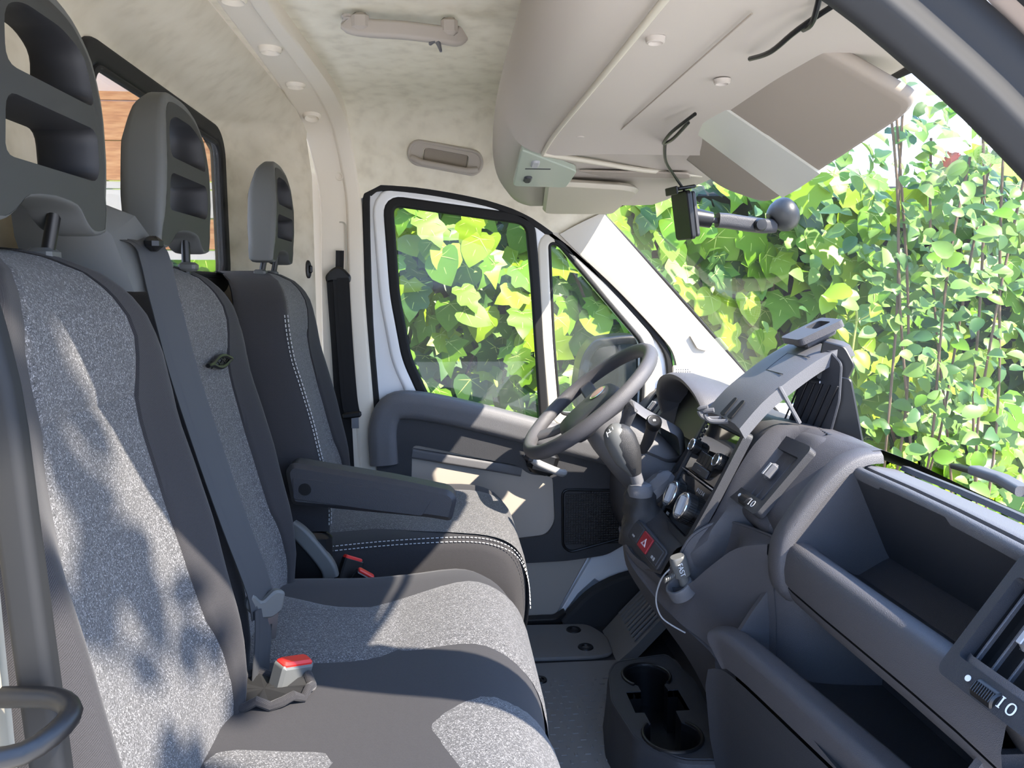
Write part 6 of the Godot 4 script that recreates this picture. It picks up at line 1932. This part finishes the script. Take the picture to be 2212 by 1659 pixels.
# ---------------------------------------------------------------- outdoors
func ivy_leaf(v: int) -> ArrayMesh:      # five lobes, folded along the midrib; the tip points along +y, the face along +z
	var half: Array = [
		[[0.0, 0.0], [0.16, -0.10], [0.34, -0.10], [0.50, 0.06], [0.40, 0.22], [0.50, 0.40], [0.46, 0.58], [0.26, 0.64], [0.16, 0.82], [0.0, 1.0]],
		[[0.0, 0.0], [0.14, -0.12], [0.32, -0.14], [0.46, 0.0], [0.50, 0.18], [0.46, 0.40], [0.40, 0.58], [0.27, 0.74], [0.13, 0.88], [0.0, 0.98]],
		[[0.0, 0.0], [0.20, -0.14], [0.38, -0.02], [0.62, 0.08], [0.44, 0.26], [0.56, 0.50], [0.34, 0.52], [0.22, 0.66], [0.12, 0.86], [0.0, 1.08]]][v]
	var g := Geo.new()
	var z := func(x: float, y: float) -> float: return absf(x) * 0.22 - pow(absf(x), 2.0) * 0.35 - pow(maxf(y - 0.25, 0.0), 2.0) * 0.30 + 0.02 * sin(x * 14.0 + y * 9.0)
	for s in [-1.0, 1.0]:
		for i in half.size() - 1:
			var a := Vector3(s * half[i][0], half[i][1], z.call(half[i][0], half[i][1]))
			var b := Vector3(s * half[i + 1][0], half[i + 1][1], z.call(half[i + 1][0], half[i + 1][1]))
			var m := clampf((half[i][1] + half[i + 1][1]) * 0.45, 0.06, 0.9)
			var c := Vector3(0, m, z.call(0.0, m))
			if i == 0: c = Vector3(0, 0.12, 0)
			if s > 0: g.tri(a, b, c)
			else: g.tri(a, c, b)
			if i > 0:
				var m0 := 0.12 if i == 1 else clampf((half[i - 1][1] + half[i][1]) * 0.45, 0.06, 0.9)
				var c0 := Vector3(0, m0, z.call(0.0, m0))
				if s > 0: g.tri(a, c, c0)
				else: g.tri(a, c0, c)
	var mesh := g.mesh(Vector3.ZERO, 60)
	var vn := Geo.new()
	for e in [[0.0, 0.95], [-0.42, 0.46], [0.42, 0.46], [-0.36, 0.02], [0.36, 0.02]]:
		var p := Vector3(0, 0.06, z.call(0.0, 0.06) + 0.006)
		var q := Vector3(e[0], e[1], z.call(e[0], e[1]) + 0.010)
		var w := (q - p).cross(Vector3(0, 0, 1)).normalized() * 0.011
		var mid := (p + q) / 2.0; mid.z = z.call(mid.x, mid.y) + 0.010
		vn.quad(p - w, p + w, mid + w * 0.8, mid - w * 0.8)
		vn.tri(mid - w * 0.8, mid + w * 0.8, q)
	var extra := vn.mesh()
	mesh.add_surface_from_arrays(Mesh.PRIMITIVE_TRIANGLES, extra.surface_get_arrays(0))
	mesh.surface_set_material(1, M.vein)
	return mesh

func oval_leaf() -> ArrayMesh:
	var g := Geo.new()
	var half := [[0.0, 0.0], [0.20, 0.10], [0.34, 0.34], [0.33, 0.58], [0.20, 0.82], [0.0, 1.0]]
	var z := func(x: float, y: float) -> float: return absf(x) * 0.35 - pow(y - 0.3, 2.0) * 0.3
	for s in [-1.0, 1.0]:
		for i in half.size() - 1:
			var a := Vector3(s * half[i][0], half[i][1], z.call(half[i][0], half[i][1]))
			var b := Vector3(s * half[i + 1][0], half[i + 1][1], z.call(half[i + 1][0], half[i + 1][1]))
			var p := Vector3(0, half[i][1], z.call(0.0, half[i][1])); var q := Vector3(0, half[i + 1][1], z.call(0.0, half[i + 1][1]))
			if s > 0: g.quad(a, b, q, p)
			else: g.quad(a, p, q, b)
	return g.mesh(Vector3.ZERO, 60)

func leaf_pose(at: Vector3, face: Vector3, roll: float, size: float) -> Transform3D:      # hangs tip down, turned by roll
	var n := face.normalized()
	var down := (Vector3.DOWN - n * Vector3.DOWN.dot(n)).normalized().rotated(n, roll)
	return Transform3D(Basis(down.cross(n), down, n).scaled(Vector3.ONE * size), at - down * size * 0.4)

func scatter(parent: Node3D, kinds: Array, poses: Array, shown: int, called: String) -> void:      # the first `shown` leaves are parts of their own, the rest one mass per kind
	for i in mini(shown, poses.size()):
		var o := MeshInstance3D.new()
		o.name = called
		o.mesh = kinds[poses[i][1]]
		parent.add_child(o, true)
		o.transform = Transform3D(poses[i][0].basis, poses[i][0].origin - parent.position)
	for k in kinds.size():
		var rest := []
		for i in range(shown, poses.size()):
			if poses[i][1] == k: rest.append(poses[i][0])
		if rest.is_empty(): continue
		var mm := MultiMesh.new()
		mm.transform_format = MultiMesh.TRANSFORM_3D
		mm.mesh = kinds[k]; mm.instance_count = rest.size()
		for i in rest.size(): mm.set_instance_transform(i, Transform3D(rest[i].basis, rest[i].origin - parent.position))
		var mi := MultiMeshInstance3D.new()
		mi.name = "foliage"; mi.multimesh = mm
		mi.set_meta("kind", "stuff")
		parent.add_child(mi, true)

func painted(mesh: ArrayMesh, m: Material) -> ArrayMesh:
	var c: ArrayMesh = mesh.duplicate()
	c.surface_set_material(0, m)
	return c

func build_outdoors() -> void:
	var rng := RandomNumberGenerator.new(); rng.seed = 21
	var gr := struct("ground", "pale paved ground outside the van", "ground")
	var g := Geo.new()
	g.box(Vector3(2, -0.80, 0), Vector3(30, 0.1, 30), 0.01)
	put("paving", g, M.ground, gr)
	# ivy hedge on the driver's side and ahead
	var hd := thing("ivy_hedge", "tall hedge of broad lobed ivy leaves behind the driver's door and windscreen", "hedge", Vector3(1.0, -0.75, -1.5))
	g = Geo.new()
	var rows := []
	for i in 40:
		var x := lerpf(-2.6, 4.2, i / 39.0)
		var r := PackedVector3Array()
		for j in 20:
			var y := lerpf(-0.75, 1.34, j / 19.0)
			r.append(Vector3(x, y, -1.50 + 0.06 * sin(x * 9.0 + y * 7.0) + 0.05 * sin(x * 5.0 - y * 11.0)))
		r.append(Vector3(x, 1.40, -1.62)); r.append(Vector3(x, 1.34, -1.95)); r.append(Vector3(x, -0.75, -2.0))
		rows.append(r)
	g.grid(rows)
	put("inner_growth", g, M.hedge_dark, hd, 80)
	var meshes := [ivy_leaf(0), ivy_leaf(1), ivy_leaf(2)]
	var kinds := []
	for m in ["leaf", "leaf_yellow", "leaf_deep"]:
		for k in 3: kinds.append(painted(meshes[k], M[m]))
	var near := []; var far := []
	for layer in 3:
		var step: float = [0.078, 0.074, 0.075][layer]
		var x := -1.3
		while x < 3.9:
			var y := -0.70
			while y < 1.66:
				var px := x + rng.randf_range(-0.05, 0.05); var py := y + rng.randf_range(-0.05, 0.05)
				y += step
				if py > 1.42 + 0.05 * sin(px * 7.0) + 0.03 * sin(px * 17.0): continue
				if layer == 2 and rng.randf() < 0.45: continue
				if layer == 1 and rng.randf() < 0.2: continue
				var pz: float = [-1.44, -1.36, -1.28][layer] + 0.05 * sin(px * 9.0 + py * 7.0) + rng.randf_range(-0.03, 0.03)
				var face := Vector3(rng.randfn(0.1, 0.38), rng.randfn(0.45, 0.35), 1.0)
				if py > 1.3: face.y += 0.5
				var size := rng.randf_range(0.085, 0.135) * (1.15 if px > 0.9 and rng.randf() < 0.3 else 1.0)
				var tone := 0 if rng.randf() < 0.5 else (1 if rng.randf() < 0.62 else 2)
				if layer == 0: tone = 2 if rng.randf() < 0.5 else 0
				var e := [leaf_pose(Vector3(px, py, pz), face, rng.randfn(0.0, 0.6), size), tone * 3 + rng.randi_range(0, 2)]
				var seen_side := px > -0.2 and px < 0.75 and py > 0.45 and py < 1.42
				if layer == 2 and (seen_side or (px > 0.75 and px < 1.7 and py > 0.62)): near.append(e)
				else: far.append(e)
			x += step
	var count := mini(near.size(), 300)
	near.append_array(far)
	scatter(hd, kinds, near, count, "leaf")
	g = Geo.new()
	for k in 6:
		var x := 0.05 + k * 0.42
		var pa := PackedVector3Array()
		for j in 9: pa.append(Vector3(x + 0.10 * sin(j * 1.3 + k), -0.7 + j * 0.27, -1.40 + 0.03 * sin(j * 2.0 + k)))
		g.tube(Geo.smooth(pa, 3), 0.006, 6)
	put("climbing_stem", g, M.bark, hd).set_meta("kind", "stuff")
	# rose bush ahead of the windscreen
	var rb := thing("rose_bush", "leggy rose bush with small oval leaves and a red bloom, ahead of the windscreen", "rose bush", Vector3(1.75, -0.75, -1.0))
	var canes := []
	for k in 9:
		var bx := 1.55 + rng.randf_range(-0.12, 0.30); var bz := -1.02 + rng.randf_range(-0.12, 0.12)
		var lean := Vector3(rng.randf_range(-0.20, 0.22), 0, rng.randf_range(-0.10, 0.18))
		var pa := PackedVector3Array()
		var top := rng.randf_range(1.35, 1.72)
		for j in 8:
			var u := j / 7.0
			pa.append(Vector3(bx, lerpf(-0.72, top, u), bz) + lean * u * u + Vector3(0.03 * sin(j * 1.7 + k), 0, 0.02 * sin(j * 2.3 + k)))
		canes.append(pa)
		g = Geo.new()
		g.tube(Geo.smooth(pa, 3), 0.0042, 6)
		put("cane", g, M.bark, rb)
	var ov := oval_leaf()
	var rk := [painted(ov, M.rose_leaf), painted(ov, M.leaf), painted(ov, M.leaf_deep)]
	var poses := []
	for i in 820:
		var pa: PackedVector3Array = canes[rng.randi_range(0, 8)]
		var u := sqrt(rng.randf_range(0.20, 1.0)) * 6.99
		var p := pa[int(u)].lerp(pa[int(u) + 1], u - int(u))
		var spread := 0.05 + 0.11 * u / 7.0
		p += Vector3(rng.randfn(0, 1), rng.randfn(0, 0.7), rng.randfn(0, 1)) * spread
		poses.append([leaf_pose(p, Vector3(rng.randfn(0.1, 0.5), rng.randfn(0.7, 0.4), 0.8), rng.randf_range(-2.2, 2.2), rng.randf_range(0.04, 0.072)), 0 if rng.randf() < 0.65 else rng.randi_range(1, 2)])
	poses.sort_custom(func(a, b): return a[0].origin.z > b[0].origin.z)
	scatter(rb, rk, poses, 300, "leaf")
	for f in [[1.62, 1.40, -1.02, 0.035], [1.80, 1.50, -1.0, 0.02], [1.66, 1.56, -1.0, 0.016]]:
		var bloom := Node3D.new(); bloom.name = "rose_bloom"; rb.add_child(bloom, true)
		bloom.position = Vector3(f[0], f[1], f[2]) - rb.position
		for k in 9:
			var a := k * 2.4; var s: float = f[3] * (0.55 + 0.06 * k)
			g = Geo.new()
			rows = []
			for i in 5:
				var r := PackedVector3Array()
				for j in 5:
					var q := Vector2(i / 2.0 - 1.0, j / 4.0)
					r.append(Vector3(f[0], f[1], f[2]) + (Vector3(q.x * s * 0.8 * sin(PI * (0.2 + 0.7 * q.y)), q.y * s * 1.3 - s * 0.5, s * (0.25 + 0.5 * q.y * q.y - 0.35 * q.x * q.x))).rotated(Vector3.UP, a).rotated(Vector3.RIGHT, 0.5))
				rows.append(r)
			g.grid(rows)
			put("petal", g, M.petal, bloom, 80)
	# a young shoot close to the windscreen
	var sh := thing("rose_shoot", "single pale green young shoot in front of the windscreen's lower edge", "plant shoot", Vector3(1.18, -0.75, -0.77))
	g = Geo.new()
	var stem := Geo.smooth(V([[1.16, -0.74, -0.79], [1.17, 0.0, -0.79], [1.175, 0.55, -0.77], [1.18, 0.72, -0.77], [1.19, 0.84, -0.77], [1.20, 0.93, -0.78], [1.17, 0.975, -0.79]]), 4)
	g.tube(stem, 0.0035, 6)
	put("stem", g, M.stem_green, sh)
	for q in [[1.185, 0.80, 0.05, 0.02], [1.18, 0.72, -0.05, 0.03], [1.195, 0.90, 0.04, 0.03], [1.19, 0.86, -0.04, -0.03]]:
		g = Geo.new()
		g.tube(V([[q[0], q[1], -0.775], [q[0] + q[2] * 0.6, q[1] + 0.02, -0.77 + q[3] * 0.6], [q[0] + q[2], q[1] + 0.05, -0.77 + q[3]]]), 0.0018, 5)
		put("twig", g, M.stem_green, sh)
	var sp := []
	for q in [[1.14, 0.985, 0.06], [1.12, 0.96, 0.055], [1.19, 0.975, 0.045], [1.16, 0.95, 0.05], [1.235, 0.87, 0.045], [1.20, 0.80, 0.05], [1.235, 0.845, 0.05], [1.15, 0.80, 0.04], [1.24, 0.94, 0.04], [1.135, 0.87, 0.04]]:
		sp.append([leaf_pose(Vector3(q[0], q[1], -0.77 + rng.randf_range(-0.03, 0.04)), Vector3(rng.randfn(0, 0.4), 0.6, 0.9), rng.randf_range(-1.9, 1.9), q[2] * 1.35), rng.randi_range(0, 1)])
	scatter(sh, [painted(ov, M.leaf_yellow), painted(ov, M.rose_leaf)], sp, 20, "leaf")
	# tree on the passenger's side, out of view, whose leaves dapple the near seat
	var tr := thing("shade_tree", "leafy tree beside the van whose shade dapples the near seat", "tree", Vector3(2.2, -0.75, 2.6))
	g = Geo.new()
	g.tube(Geo.smooth(V([[2.2, -0.75, 2.6], [2.15, 1.0, 2.55], [2.0, 2.2, 2.4], [1.5, 2.75, 2.2]]), 4), 0.05, 8)
	put("trunk", g, M.bark, tr)
	var tp := []
	for i in 85:
		var t := rng.randf_range(1.7, 2.6)
		var c := Vector3(-0.33, 0.95, 0.76) + SUN_TO * t + Vector3(rng.randfn(0, 0.12), rng.randfn(0, 0.12), rng.randfn(0, 0.12))
		tp.append([leaf_pose(c, SUN_TO + Vector3(rng.randfn(0, 0.5), rng.randfn(0, 0.5), rng.randfn(0, 0.5)), rng.randf_range(-3, 3), rng.randf_range(0.055, 0.09)), 0])
	scatter(tr, [painted(ov, M.leaf)], tp, 0, "leaf")
